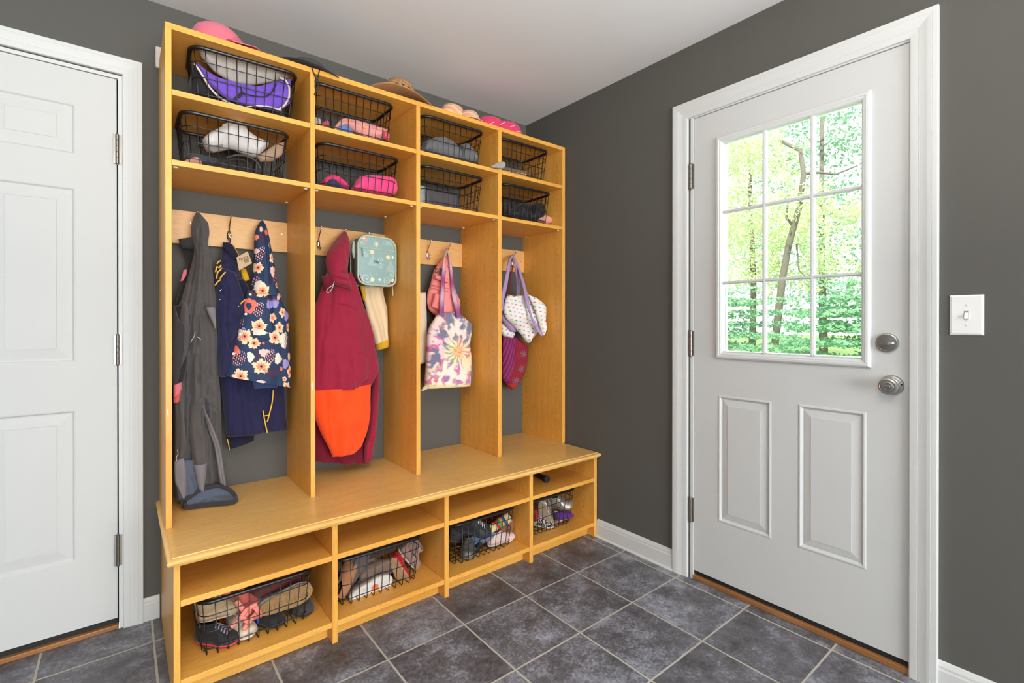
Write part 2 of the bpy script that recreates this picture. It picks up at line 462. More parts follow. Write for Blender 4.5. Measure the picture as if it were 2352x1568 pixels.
def hinge(axis, a, z0, z1, parent, off=-0.004):
    mb = MB()
    r = 0.0058; n = 5; seg = (z1-z0)/n
    def T(x, y): return (x, y)
    px, py = (off, a) if axis == 'x' else (a, off)
    for k in range(n):
        mb.lathe([(r*0.86, z0+k*seg), (r, z0+k*seg+0.001), (r, z0+(k+1)*seg-0.001), (r*0.86, z0+(k+1)*seg)], 14, Matrix.Translation((px, py, 0)))
    mb.lathe([(r*0.3, z1), (r*0.8, z1+0.001), (r*0.6, z1+0.004), (0.0005, z1+0.005)], 12, Matrix.Translation((px, py, 0)))
    mb.lathe([(0.0005, z0-0.005), (r*0.6, z0-0.004), (r*0.8, z0-0.001), (r*0.3, z0)], 12, Matrix.Translation((px, py, 0)))
    if axis == 'x': mb.box(px, px+0.006, py-0.012, py+0.012, z0, z1)
    else: mb.box(px-0.012, px+0.012, py, py+0.006, z0, z1)
    return autosmooth(mb.obj('hinge', M_HING, parent))

# exterior door on the right wall
D1 = tag(bpy.data.objects.new('door_1', None), kind='structure'); COL.objects.link(D1)
RDp = [(-1.5008, -1.2785, 0.294, 0.8435), (-1.8175, -1.5985, 0.2975, 0.8455)]
door_leaf('door_leaf', 'x', -1.9365, -1.1655, 0.0405, 2.0725, RDp, (-1.803, -1.2995, 1.034, 1.933), 0.004, 0.044, D1,
          [(0, 0), (0.003, -0.002), (0.008, -0.0028), (0.012, 0.0015), (0.017, 0.006), (0.021, 0.0045), (0.044, 0.0004), (0.0445, -0.0008)])
# lite frame: raised moulding around the glass
v = []; f = []
prof = [(0, 0.004), (0.002, -0.006), (0.007, -0.010), (0.014, -0.0105), (0.0165, -0.008), (0.022, -0.0075), (0.0275, -0.003), (0.028, 0.024)]
F0 = (-1.8310, -1.2715, 0.9998, 1.9565)
n = len(prof)
for (sa, sz) in ((1, 1), (-1, 1), (-1, -1), (1, -1)):
    for w, t in prof:
        v.append((t, (F0[0]+w) if sa > 0 else (F0[1]-w), (F0[2]+w) if sz > 0 else (F0[3]-w)))
for i in range(4):
    for j in range(n-1): f.append((i*n+j, i*n+j+1, ((i+1) % 4)*n+j+1, ((i+1) % 4)*n+j))
link('window_frame', v, f, M_TRIM, D1)
# muntins
mb = MB()
for yc in (-1.4714, -1.6460):
    mb.box(0.004, 0.020, yc-0.0068, yc+0.0068, 1.03, 1.937); mb.box(0.000, 0.004, yc-0.0035, yc+0.0035, 1.03, 1.937)
for zc in (1.6300, 1.3268):
    mb.box(0.0042, 0.0198, -1.803, -1.2995, zc-0.0062, zc+0.0062); mb.box(0.0002, 0.0042, -1.803, -1.2995, zc-0.003, zc+0.003)
mb.obj('muntin_grid', M_TRIM, D1)
def glass_material():
    m = bpy.data.materials.new('window_glass'); m.use_nodes = True
    N = m.node_tree.nodes; L = m.node_tree.links
    for nn in list(N): N.remove(nn)
    o = N.new('ShaderNodeOutputMaterial'); t = N.new('ShaderNodeBsdfTransparent'); g = N.new('ShaderNodeBsdfGlossy')
    t.inputs[0].default_value = (0.95, 0.98, 0.965, 1); g.inputs['Roughness'].default_value = 0.02
    tc = N.new('ShaderNodeTexCoord'); ns = N.new('ShaderNodeTexNoise'); ns.inputs['Scale'].default_value = 3
    L.new(tc.outputs['Object'], ns.inputs['Vector'])
    fr = N.new('ShaderNodeFresnel'); fr.inputs['IOR'].default_value = 1.45
    ml = N.new('ShaderNodeMath'); ml.operation = 'MULTIPLY'
    mr = N.new('ShaderNodeMapRange'); mr.inputs['To Min'].default_value = 0.8; mr.inputs['To Max'].default_value = 1.0
    L.new(ns.outputs['Fac'], mr.inputs['Value']); L.new(fr.outputs[0], ml.inputs[0]); L.new(mr.outputs['Result'], ml.inputs[1])
    x = N.new('ShaderNodeMixShader'); L.new(ml.outputs[0], x.inputs[0]); L.new(t.outputs[0], x.inputs[1]); L.new(g.outputs[0], x.inputs[2])
    L.new(x.outputs[0], o.inputs['Surface'])
    return m
M_GLASS = glass_material()
MB().box(0.022, 0.026, -1.803, -1.2995, 1.03, 1.937).obj('glass_pane', M_GLASS, D1)
for z0, z1 in ((1.760, 1.871), (1.007, 1.118), (0.2577, 0.3645)): hinge('x', -1.1535, z0, z1, D1)
# weather strip and door sweep
MB().box(0.010, 0.030, -1.939, -1.163, 0.021, 0.0405).obj('door_sweep', M_RUB, D1)
MB().box(0.012, 0.040, -1.9405, -1.9365, 0.03, 2.0725).box(0.012, 0.040, -1.937, -1.165, 2.0725, 2.0748).obj('weather_strip', M_DARK, D1)
# knob and deadbolt
RX = Matrix.Translation((0.004, 0, 0)) @ Matrix.Rotation(-pi/2, 4, 'Y')   # lathe z -> -x (into the room)
def at_door(y, z): return Matrix.Translation((0.004, y, z)) @ Matrix.Rotation(-pi/2, 4, 'Y')
kb = MB().lathe([(0.0335, 0), (0.0335, 0.004), (0.031, 0.008), (0.026, 0.0095), (0.0245, 0.012), (0.017, 0.014), (0.0125, 0.018), (0.0115, 0.026),
                 (0.016, 0.031), (0.0245, 0.036), (0.0275, 0.044), (0.0275, 0.050), (0.0255, 0.054), (0.0215, 0.0555), (0.0205, 0.0545), (0.0175, 0.0545), (0.0165, 0.0565),
                 (0.0120, 0.0575), (0.0112, 0.0555), (0.0005, 0.0555)], 40, at_door(-1.8890, 0.9465)).obj('door_knob', M_NICK, D1, smooth=True)
autosmooth(kb)
mbk = MB(); mbk.box(-0.0555-0.0005, -0.0495, -1.8890-0.0085, -1.8890+0.0085, 0.9435, 0.9495)
bevel(mbk.obj('thumb_turn', M_NICK, kb), 0.0015)
MB().lathe([(0.0026, 0.006), (0.0026, 0.0095), (0.0004, 0.0096)], 14, at_door(-1.9165, 0.951)).obj('screw_hole', M_DARK, kb)
db = MB().lathe([(0.0322, 0), (0.0322, 0.006), (0.0305, 0.0095), (0.0275, 0.0105), (0.0268, 0.0085), (0.0255, 0.0085), (0.018, 0.0095), (0.0005, 0.0098)], 44,
                at_door(-1.8757, 1.0882)).obj('deadbolt', M_NICK, D1, smooth=True)
autosmooth(db)
tt = MB(); K = 14
for s0, w in ((0, 0.0),):
    pr = []
    for i in range(K+1):
        u = -1+2*i/K
        pr.append((u*0.0215, 0.0062*(1-abs(u)**2.4*0.75), 0.012*(1-abs(u)**3*0.55)))
    vv = []; ff = []
    for (a, hw, dp) in pr:
        for (dz, dx) in ((-hw, -0.009), (-hw*0.75, -0.009-dp), (hw*0.75, -0.009-dp), (hw, -0.009)):
            vv.append((0.004+dx, -1.8757-a*cos(0.12)+dz*sin(0.12), 1.0882-0.003+dz*cos(0.12)-a*sin(0.12)*-1))
    for i in range(K):
        for j in range(3): ff.append((i*4+j, i*4+j+1, (i+1)*4+j+1, (i+1)*4+j))
    ff += [(0,1,2,3), (K*4+3, K*4+2, K*4+1, K*4)]
    tt.add(vv, ff)
autosmooth(tt.obj('thumb_turn', M_NICK, db))
MB().box(0.003, 0.0085, -1.9405, -1.9370, 0.897, 0.995).obj('strike_plate', M_NICK, D1)
# oak threshold
tag(bevel(MB().box(-0.004, 0.128, -1.9405, -1.1630, 0.0, 0.0195).obj('trim_5', M_THR), 0.003), kind='structure')
tag(bevel(MB().box(-2.790, -2.0215, -0.005, 0.128, 0.0, 0.0175).obj('trim_6', M_THRX), 0.003), kind='structure')

# six panel door on the back wall
D2 = tag(bpy.data.objects.new('door_2', None), kind='structure'); COL.objects.link(D2)
colr, coll = (-2.3725, -2.1420), (-2.6690, -2.4385)
pan = []
for c in (coll, colr):
    for z in ((1.765, 1.9475), (1.012, 1.644), (0.2886, 0.8382)): pan.append((c[0], c[1], *z))
door_leaf('door_leaf', 'y', -2.7865, -2.0255, 0.0405, 2.0725, pan, None, 0.004, 0.035, D2,
          [(0, 0), (0.004, 0.001), (0.009, 0.0065), (0.013, 0.007), (0.019, 0.0062), (0.049, 0.0012), (0.0505, 0.0022), (0.0512, 0.0008)])
for z0, z1 in ((1.7544, 1.8643), (0.9978, 1.1095), (0.2395, 0.3547)): hinge('y', -2.0235, z0, z1, D2)
MB().box(-2.786, -2.024, 0.012, 0.030, 0.019, 0.0405).obj('door_sweep', M_RUB, D2)
MB().box(-2.0253, -2.0214, 0.012, 0.040, 0.02, 2.0725).box(-2.787, -2.0214, 0.012, 0.040, 2.0725, 2.0750).obj('weather_strip', M_DARK, D2)

# ------------------------------------------------------------------ light switch
sw = empty('light_switch', (0, -2.0735, 1.179), 'white oversized wall plate with one toggle switch right of the exterior door', 'light switch')
pl = MB(); w, h, t = 0.0385, 0.0612, 0.0062
for z0_, z1_, i0, i1 in ((0, 1, 0, 0.0035),):
    r0 = [(-0.0, -w, -h), (-0.0, w, -h), (-0.0, w, h), (-0.0, -w, h)]
    r1 = [(-t*0.45, -w, -h), (-t*0.45, w, -h), (-t*0.45, w, h), (-t*0.45, -w, h)]
    q = 0.005
    r2 = [(-t, -w+q, -h+q), (-t, w-q, -h+q), (-t, w-q, h-q), (-t, -w+q, h-q)]
    pl.add(r0+r1+r2, [(a, (a+1) % 4, 4+(a+1) % 4, 4+a) for a in range(4)] + [(4+a, 4+(a+1) % 4, 8+(a+1) % 4, 8+a) for a in range(4)] + [(8, 9, 10, 11)])
pl.obj('plate', mat('switch_plastic', (236, 235, 231), rough=0.3, vary=0.01), sw)
MB().box(-0.0066, -0.0055, -0.0056, 0.0056, -0.0125, 0.0125).obj('slot', mat('switch_slot', (150, 148, 144), rough=0.5, vary=0.02), sw)
tg = MB(); tg.add([(-0.006, -0.0045, 0.0085), (-0.006, 0.0045, 0.0085), (-0.006, 0.0045, -0.0095), (-0.006, -0.0045, -0.0095),
                   (-0.009, -0.004, 0.0035), (-0.009, 0.004, 0.0035), (-0.017, 0.004, -0.0115), (-0.017, -0.004, -0.0115)],
                  [(0,1,5,4), (1,2,6,5), (2,3,7,6), (3,0,4,7), (4,5,6,7)])
bevel(tg.obj('toggle', mat('switch_plastic', (236, 235, 231)), sw), 0.0008)
for z in (0.030, -0.030):
    MB().lathe([(0.0034, 0), (0.0034, 0.0008), (0.0005, 0.0012)], 16, Matrix.Translation((-0.006, 0, z)) @ Matrix.Rotation(-pi/2, 4, 'Y')).obj('screw', mat('screw_white', (214, 212, 206), rough=0.3), sw)

# ------------------------------------------------------------------ locker cabinet
CAB = empty('locker_cabinet', (-0.95, -0.18, 0.4605), 'tall open maple cubby cabinet with four bays standing on the maple bench', 'cabinet')
CAB['label'] = 'tall open maple locker cabinet of four bays standing on the bench'
def cabp(name, m, *a, **k):
    o = boxo(name, m, CAB, *a, **k)
    o.matrix_parent_inverse = Matrix.Translation((0.95, 0.18, -0.4605)); return o
U = 0.3594; ZB = 0.4605
VX = [(-1.897, -1.8785), (-1.4275, -1.4095), (-0.9625, -0.9425), (-0.4945, -0.4725), (-0.0315, -0.0095)]
for i, (a, b_) in enumerate(VX):
    cabp('side_panel' if i in (0, 4) else 'divider', M_WV, a, b_, -U, -0.001, ZB, 2.1475)
cabp('top_panel', M_WH, -1.897, -0.0095, -U, -0.001, 2.1475, 2.168)
for i in range(4):
    for zt in (1.9465, 1.709):
        cabp('shelf', M_WH, VX[i][1]+0.0003, VX[i+1][0]-0.0003, -U+0.001, -0.001, zt-0.019, zt)
rails = []
for i in range(4):
    rails.append(cabp('hook_rail', M_RAIL, VX[i][1]+0.0003, VX[i+1][0]-0.0003, -0.019, -0.001, 1.4715, 1.6045))
# white cover caps under the lower shelves
M_CAP = mat('white_cap', (232, 222, 204), rough=0.4)
for i in range(4):
    for x in (VX[i][1]+0.012, VX[i+1][0]-0.012):
        for y in (-0.335, -0.05):
            o = MB().lathe([(0.0075, 0), (0.007, -0.003), (0.004, -0.004), (0.0003, -0.004)], 14, Matrix.Translation((x, y, 1.690))).obj('cover_cap', M_CAP, CAB)
            o.matrix_parent_inverse = Matrix.Translation((0.95, 0.18, -0.4605))
# chipped and worn spots on the front edges
for (px, py, y, w_, h_) in ((717,886,-U-0.0004,2.5,14), (385,946,-U-0.0004,2.5,9), (386.5,952,-U-0.0004,1.5,5), (962.5,640,-U-0.0004,1.2,3)):
    rn = random.Random(int(px)); k = 9
    pts_ = [P(px+w_*cos(2*pi*i/k)*rn.uniform(0.6,1), py+h_*sin(2*pi*i/k)*rn.uniform(0.6,1), y) for i in range(k)]
    o = link('worn_spot', pts_, [tuple(range(k))[::-1]], mat('bare_wood_chip', (226, 214, 196), rough=0.7), CAB); o.matrix_parent_inverse = Matrix.Translation((0.95, 0.18, -0.4605))
# coat hooks (parts of the rails)
def hook_mesh():
    mb = MB()
    # oval back plate
    mb.lathe([(1.0, 0), (1.0, 0.35), (0.8, 0.8), (0.0005, 1.0)], 24, Matrix.Translation((0, -0.0005, 0)) @ Matrix.Rotation(pi/2, 4, 'X') @ Matrix.Diagonal((0.0095, 0.023, 0.0075, 1)))
    # upper prong, up and out, ball end
    pts = [(0, -0.006, 0.016), (0, -0.010, 0.030), (0, -0.022, 0.048), (0, -0.038, 0.062), (0, -0.047, 0.072)]
    mb.tube(pts, [0.0034, 0.0030, 0.0027, 0.0025, 0.0028], 10)
    mb.lathe([(0.0005, -0.005), (0.0035, -0.0035), (0.005, 0), (0.0035, 0.0035), (0.0005, 0.005)], 14, Matrix.Translation((0, -0.048, 0.0745)))
    # lower hook
    pts = [(0, -0.006, -0.010), (0, -0.012, -0.021), (0, -0.022, -0.026), (0, -0.031, -0.020), (0, -0.033, -0.008), (0, -0.031, -0.002)]
    mb.tube(pts, [0.0034, 0.0032, 0.003, 0.003, 0.003, 0.0028], 10)
    mb.lathe([(0.0005, -0.0045), (0.003, -0.003), (0.0045, 0), (0.003, 0.003), (0.0005, 0.0045)], 14, Matrix.Translation((0, -0.0305, 0.001)))
    return mb
HK = [(0, -1.7745), (0, -1.6585), (0, -1.5385), (1, -1.2930), (1, -1.1800), (1, -1.0655), (2, -0.8450), (2, -0.7200), (2, -0.5985), (3, -0.3800), (3, -0.2550), (3, -0.1300)]
hk_me = None
for (b_, x) in HK:
    if hk_me is None:
        o = hook_mesh().obj('coat_hook', M_CHROME, rails[b_], smooth=True); hk_me = o.data
    else:
        o = bpy.data.objects.new('coat_hook', hk_me); COL.objects.link(o); o.parent = rails[b_]
    o.location = (x, -0.0190, 1.522)
    o.matrix_parent_inverse = Matrix()
    o.matrix_parent_inverse = (CAB.matrix_basis @ rails[b_].matrix_parent_inverse @ rails[b_].matrix_basis).inverted()
for (b_, x, z) in ((0, -1.792, 1.558), (0, -1.45, 1.553), (2, -0.572, 1.543), (3, -0.06, 1.54), (3, -0.144, 1.528)):
    o = MB().lathe([(0.0042, 0), (0.0036, 0.0014), (0.0004, 0.0018)], 14, Matrix.Translation((x, -0.019, z)) @ Matrix.Rotation(pi/2, 4, 'X')).obj('screw', M_CHROME, rails[b_])
    o.matrix_parent_inverse = (CAB.matrix_basis @ rails[b_].matrix_parent_inverse @ rails[b_].matrix_basis).inverted()

# ------------------------------------------------------------------ bench
BEN = empty('storage_bench', (-0.95, -0.3, 0), 'long low maple bench with eight open shoe compartments under the locker cabinet', 'bench')
def benp(name, m, *a, **k):
    o = boxo(name, m, BEN, *a, **k); o.matrix_parent_inverse = Matrix.Translation((0.95, 0.3, 0)); return o
BY = 0.5985
LX = [(-1.892, -1.8745), (-1.4225, -1.4030), (-0.9577, -0.9365), (-0.4865, -0.4645), (-0.0265, -0.0060)]
for i, (a, b_) in enumerate(LX):
    benp('side_panel' if i in (0, 4) else 'divider', M_WVL, a, b_, -BY, -0.001, 0.0005, 0.425)
for i in range(4):
    benp('shelf', M_WH, LX[i][1]+0.0003, LX[i+1][0]-0.0003, -BY+0.001, -0.002, 0.299, 0.318)
    benp('bottom_shelf', M_WH, LX[i][1]+0.0003, LX[i+1][0]-0.0003, -BY+0.001, -0.002, 0.058, 0.0775)
    benp('kick_board', M_WH, LX[i][1]+0.0003, LX[i+1][0]-0.0003, -0.5485, -0.532, 0.0005, 0.058)
    benp('back_panel', M_WH, LX[i][1]+0.0003, LX[i+1][0]-0.0003, -0.0125, -0.0025, 0.0776, 0.2988)
benp('apron', M_WH, -1.892, -0.006, -0.6035, -0.580, 0.4255, 0.4378)
# bench top with ogee nose, swept round left, front and right
prof = [(0.0, 0.4605), (0.012, 0.4605), (0.0155, 0.4600), (0.0165, 0.4590), (0.0175, 0.4575), (0.0215, 0.4570), (0.0262, 0.4550), (0.0295, 0.4515), (0.0300, 0.4470), (0.0285, 0.4420), (0.026, 0.4390), (0.0, 0.4380)]
xi0, xi1, yi = -1.879, -0.0360, -0.600
v = []; f = []; n = len(prof)
for st in (lambda w: (xi0-w, -0.001), lambda w: (xi0-w, yi-w), lambda w: (xi1+w, yi-w), lambda w: (xi1+w, -0.001)):
    for w, z in prof:
        x, y = st(w); v.append((x, y, z))
for i in range(3):
    for j in range(n-1): f.append((i*n+j, (i+1)*n+j, (i+1)*n+j+1, i*n+j+1))
f.append((0, n, 2*n, 3*n)[::-1]); f.append((n-1, 2*n-1, 3*n-1, 4*n-1))
f.append(tuple(range(n))[::-1]); f.append(tuple(range(3*n, 4*n)))
o = link('bench_top', v, f, M_BENCH, BEN); o.matrix_parent_inverse = Matrix.Translation((0.95, 0.3, 0)); autosmooth(o)
# small pale box fixed on the wall behind the cabinet's upper left corner
wb = MB().box(-1.9085, -1.88, -0.022, -0.0005, 2.150, 2.232).obj('wall_box', mat('cream_plastic', (206, 200, 186), rough=0.45))
bevel(wb, 0.006, 3); tag(wb, 'small pale rounded box on the wall at the top left of the locker cabinet', 'wall box')

# ------------------------------------------------------------------ soft goods: closed cloth bodies with folds
def smoothstep(a, b, x):
    t = max(0.0, min(1.0, (x-a)/(b-a) if b != a else 0)); return t*t*(3-2*t)
def resample(pts, n):
    d = [0]
    for i in range(1, len(pts)): d.append(d[-1]+max(1e-6, hypot(pts[i][0]-pts[i-1][0], pts[i][1]-pts[i-1][1])))
    out = []; j = 0
    for k in range(n):
        t = d[-1]*k/(n-1)
        while j < len(pts)-2 and d[j+1] < t: j += 1
        u = (t-d[j])/(d[j+1]-d[j]); u = max(0, min(1, u))
        p0, p1 = pts[max(j-1, 0)], pts[j]; p2, p3 = pts[j+1], pts[min(j+2, len(pts)-1)]
        # gentle Catmull-Rom blended with straight segments
        q = []
        for c in (0, 1):
            cr = 0.5*((2*p1[c])+(-p0[c]+p2[c])*u+(2*p0[c]-5*p1[c]+4*p2[c]-p3[c])*u*u+(-p0[c]+3*p1[c]-3*p2[c]+p3[c])*u**3)
            q.append(0.5*cr+0.5*(p1[c]+(p2[c]-p1[c])*u))
        out.append(tuple(q))
    return out
def lerp_tab(tab, x):
    if not isinstance(tab, (list, tuple)): return tab
    if x <= tab[0][0]: return tab[0][1]
    for (a, va), (b, vb) in zip(tab, tab[1:]):
        if x <= b: return va+(vb-va)*(x-a)/(b-a)
    return tab[-1][1]
def segdist(px, py, poly):
    best = 1e9; bt = 0
    for (x0, y0), (x1, y1) in zip(poly, poly[1:]):
        dx, dy = x1-x0, y1-y0; L2 = dx*dx+dy*dy+1e-9
        t = max(0, min(1, ((px-x0)*dx+(py-y0)*dy)/L2))
        d = hypot(px-x0-t*dx, py-y0-t*dy)
        if d < best: best = d
    return best
def inpoly(x, y, poly):
    c = False; j = len(poly)-1
    for i in range(len(poly)):
        xi, yi_ = poly[i]; xj, yj = poly[j]
        if (yi_ > y) != (yj > y) and x < (xj-xi)*(y-yi_)/(yj-yi_)+xi: c = not c
        j = i
    return c
def cloth(name, Lp, Rp, yp, thick, m, parent=None, nu=40, nt=80, folds=(), creases=(), wrinkle=0.004, wscale=14, color=None, crumple=0.0035,
          back=0.6, power=0.5, seed=0, cut=None, taper=(0.15, 0.15), smooth=True, fold_grow=1.0):
    """closed soft body between two outlines. Lp/Rp outline points, yp distance table (keyed by the second coordinate),
    thick = thickness table keyed by 0..1 along the body; folds = (amplitude, frequency, phase, drift)"""
    rnd = random.Random(seed)
    A = resample(Lp, nt); B = resample(Rp, nt)
    verts = []; cols = []; ring = 2*nu
    off = Vector((seed*3.1, seed*1.7, seed*0.9))
    for k in range(nt):
        t = k/(nt-1)
        (ax, ay), (bx, by) = A[k], B[k]
        T = lerp_tab(thick, t)
        e = 1.0
        if taper[0] and t < taper[0]: e *= sqrt(max(0.0, 1-(1-t/taper[0])**2))*0.9+0.1
        if taper[1] and t > 1-taper[1]: e *= sqrt(max(0.0, 1-(1-(1-t)/taper[1])**2))*0.9+0.1
        for side in (0, 1):
            for i in range(nu):
                u = i/nu if side == 0 else 1-i/nu
                qx, qy = ax+(bx-ax)*u, ay+(by-ay)*u
                y0 = lerp_tab(yp, qy)
                p = P(qx, qy, y0)
                h = max(0.0, 1-abs(2*u-1)**(1/power)) ** power if power < 1 else 1-abs(2*u-1)**2
                h *= e
                d = T*h
                fo = 0
                for (a, fr, ph, dr) in folds:
                    s = sin(2*pi*(fr*u+ph+dr*t)+1.3*sin(2*pi*(0.7*t+ph)))
                    s = 1-abs(s)*1.6 if a < 0 else s
                    fo += abs(a)*s*(1-fold_grow*0.6*(1-t))
                env = min(1.0, 4*u, 4*(1-u))*min(1, e*1.2)
                w = wrinkle*noise.noise((p+off)*wscale)*1.6+wrinkle*0.6*noise.noise((p+off)*wscale*2.7)
                pq = Vector((p.x*9+off.x+0.25*w*100, p.y*4, p.z*5.5+off.y))
                w += crumple*(0.5-1.9*abs(noise.noise(pq)))+crumple*0.5*(0.4-1.6*abs(noise.noise(pq*2.3)))
                cz = 0
                for (poly, wd, dp) in creases:
                    dd = segdist(qx, qy, poly)
                    if dd < wd*2.6: cz += dp*exp(-(dd/wd)**2)
                if side == 0: d += (fo+w-cz)*env; p.y -= d
                else: p.y += back*max(d+(fo*0.4+w)*env, 0)
                verts.append(p)
                if color: cols.append(color(qx, qy, u, t, side))
    faces = []
    for k in range(nt-1):
        for i in range(ring):
            i2 = (i+1) % ring
            faces.append((k*ring+i, k*ring+i2, (k+1)*ring+i2, (k+1)*ring+i))
    faces.append(tuple(range(ring))[::-1]); faces.append(tuple((nt-1)*ring+i for i in range(ring)))
    if cut:     # keep / drop faces by their place on the front
        faces = [q for q in faces if cut(sum(i % ring for i in q)/len(q)/ring, (sum(i//ring for i in q)/len(q))/(nt-1))]
    return link(name, verts, faces, m, parent, smooth, cols if color else None)
def band(name, pts, ys, w, t, m, parent=None, n=None, color=None):
    """flat strap along outline points; ys = distance table or list; w width, t thickness (m)"""
    n = n or max(12, 6*len(pts))
    R = resample(pts, n); Q = []
    for k, (x, y) in enumerate(R):
        yy = lerp_tab(ys, k/(n-1)); Q.append(P(x, y, yy))
    verts = []; faces = []; cols = []
    for k in range(n):
        a = Q[max(0, k-1)]; b = Q[min(n-1, k+1)]; d = (b-a).normalized()
        side = d.cross(Vector((0, 1, 0))).normalized(); nrm = side.cross(d).normalized()
        if nrm.y > 0: nrm = -nrm
        ww = lerp_tab(w, k/(n-1))
        for s, q in ((-1, -0.5), (-0.7, 0.5), (0, 0.85), (0.7, 0.5), (1, -0.5), (0, -0.8)):
            verts.append(Q[k]+side*ww*0.5*s+nrm*t*q)
            if color: cols.append(color(R[k][0], R[k][1], k/(n-1), s, 0))
    for k in range(n-1):
        for j in range(6): faces.append((k*6+j, k*6+(j+1) % 6, (k+1)*6+(j+1) % 6, (k+1)*6+j))
    faces.append(tuple(range(6))[::-1]); faces.append(tuple((n-1)*6+j for j in range(6)))
    return link(name, verts, faces, m, parent, True, cols if color else None)
def cord(name, pts, y, r, m, parent=None):
    Q = [P(a, b, (lerp_tab(y, i/(len(pts)-1)))) for i, (a, b) in enumerate(pts)]
    # smooth polyline
    out = []
    for i in range(len(Q)-1):
        p0, p1, p2, p3 = Q[max(i-1, 0)], Q[i], Q[i+1], Q[min(i+2, len(Q)-1)]
        for k in range(6):
            u = k/6
            out.append(0.5*((2*p1)+(-p0+p2)*u+(2*p0-5*p1+4*p2-p3)*u*u+(-p0+3*p1-3*p2+p3)*u**3))
    out.append(Q[-1])
    return MB().tube(out, r, 8).obj(name, m, parent, True)
def flat_patch(name, poly, y, m, parent, t=0.0015):
    """thin sewn-on patch / card following a polygon of outline points; y constant or function(px,py)"""
    yy = y if callable(y) else (lambda a, b: y)
    fr = [P(a, b, yy(a, b)) for a, b in poly]; bk = [p+Vector((0, t, 0)) for p in fr]; n = len(poly)
    return link(name, fr+bk, [tuple(range(n)), tuple(range(n, 2*n))[::-1]]+[(i, n+i, n+(i+1) % n, (i+1) % n) for i in range(n)], m, parent)
def text_mesh(name, txt, size, m, parent, M, extrude=0.0004):
    c = bpy.data.curves.new(name, 'FONT'); c.body = txt; c.size = size; c.extrude = extrude
    c.align_x = 'CENTER'; c.align_y = 'CENTER'
    tmp = bpy.data.objects.new(name, c); COL.objects.link(tmp)
    bpy.context.view_layer.update()
    me = bpy.data.meshes.new_from_object(tmp.evaluated_get(bpy.context.evaluated_depsgraph_get()))
    bpy.data.objects.remove(tmp, do_unlink=True)
    me.name = name; me.materials.clear(); me.materials.append(m)
    me.transform(M)
    o = bpy.data.objects.new(name, me); COL.objects.link(o); o.parent = parent
    return o
def under(name, loc_px, label, cat, group=None):
    """root of a thing whose parts are given in world coordinates: kept at the origin of the place"""
    return empty(name, (0, 0, 0), label, cat, group)

LN = lambda *c: lin(c)
# ---- dark grey rain jacket, first hook of the first bay
J = under('rain_jacket', 0, 'long dark charcoal hooded rain jacket whose hem lies on the bench, leftmost bay', 'jacket')
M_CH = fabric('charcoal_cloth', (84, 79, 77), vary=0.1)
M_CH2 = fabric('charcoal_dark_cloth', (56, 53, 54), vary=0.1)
M_LG = fabric('light_grey_cloth', (122, 117, 120), vary=0.08)
M_BG = fabric('blue_grey_lining', (86, 92, 108), vary=0.08)
ypJ = [(480, -0.055), (560, -0.095), (700, -0.13), (900, -0.13), (1050, -0.10), (1170, -0.09)]
cloth('jacket_body', [(451,486),(444,500),(439,520),(439,540),(445,560),(445,585),(436,620),(426,655),(415,690),(404,715),(398,745),(396,800),(398,860),(398,950),(400,1050),(401,1120),(404,1150)],
      [(456,487),(468,500),(478,513),(481,535),(477,560),(484,590),(489,630),(495,680),(497,740),(500,800),(503,860),(506,900),(508,960),(509,1010),(512,1050),(517,1085),(520,1110)],
      ypJ, [(0, 0.012), (0.06, 0.035), (0.12, 0.035), (0.2, 0.055), (0.5, 0.075), (0.85, 0.06), (1, 0.045)], M_CH, J, nu=90, nt=190,
      folds=[(0.014, 1.9, 0.1, 0.25), (-0.011, 3.2, 0.45, -0.3)], wrinkle=0.010, wscale=11, crumple=0.009, fold_grow=1.5, taper=(0.02, 0.0),
      creases=[([(455,530),(452,600),(440,700),(430,800)], 3, 0.012), ([(448,560),(462,572),(480,562)], 3, 0.008), ([(466,700),(452,740),(438,830),(430,900)], 3, 0.010),
               ([(480,860),(466,900),(452,930)], 4, 0.010), ([(465,915),(470,960),(488,1010),(497,1060)], 5, 0.020), ([(445,930),(455,1000),(462,1100)], 4, 0.012), ([(420,960),(412,1040)], 4, 0.01),
               ([(430,760),(415,720)], 3, 0.008), ([(500,880),(470,935)], 3, 0.006), ([(452,935),(473,925),(497,938)], 2.5, 0.008)])
cloth('hood_seam', [(446,560),(450,580),(447,620),(440,650)], [(449,560),(453,580),(450,620),(443,650)], [(550,-0.137),(650,-0.165)], 0.004, M_CH2, J, nu=5, nt=24, wrinkle=0.001)
cloth('light_panel', [(464,928),(468,950),(478,985),(490,1020),(496,1050),(500,1085),(504,1108)], [(466,930),(480,960),(500,1005),(507,1030),(511,1055),(515,1085),(519,1112)],
      [(930,-0.195),(1110,-0.155)], 0.022, M_LG, J, nu=14, nt=46, folds=[(0.004, 1.3, 0.1, 0.4)], wrinkle=0.006, wscale=16, taper=(0.1, 0.0))
cloth('inner_panel', [(400,1056),(404,1090),(406,1130),(410,1150)], [(446,1056),(452,1090),(462,1118),(470,1132)], -0.158, 0.02, M_BG, J, nu=20, nt=36, folds=[(0.006, 1.8, 0.2, 0.1)], wrinkle=0.006, taper=(0.0, 0.1))
cloth('sleeve_cuff', [(443,1068),(448,1090),(455,1118),(460,1130)], [(476,1062),(474,1090),(470,1115),(468,1130)], -0.172, 0.016, M_LG, J, nu=12, nt=24, wrinkle=0.004, taper=(0.0, 0.2))
cloth('lower_left_panel', [(399,1060),(400,1090),(402,1110),(412,1130),(421,1148)], [(422,1050),(428,1075),(429,1100),(427,1130),(425,1150)], -0.172, 0.016, M_LG, J, nu=12, nt=24, wrinkle=0.004, folds=[(0.003, 1.2, 0, 0.3)])
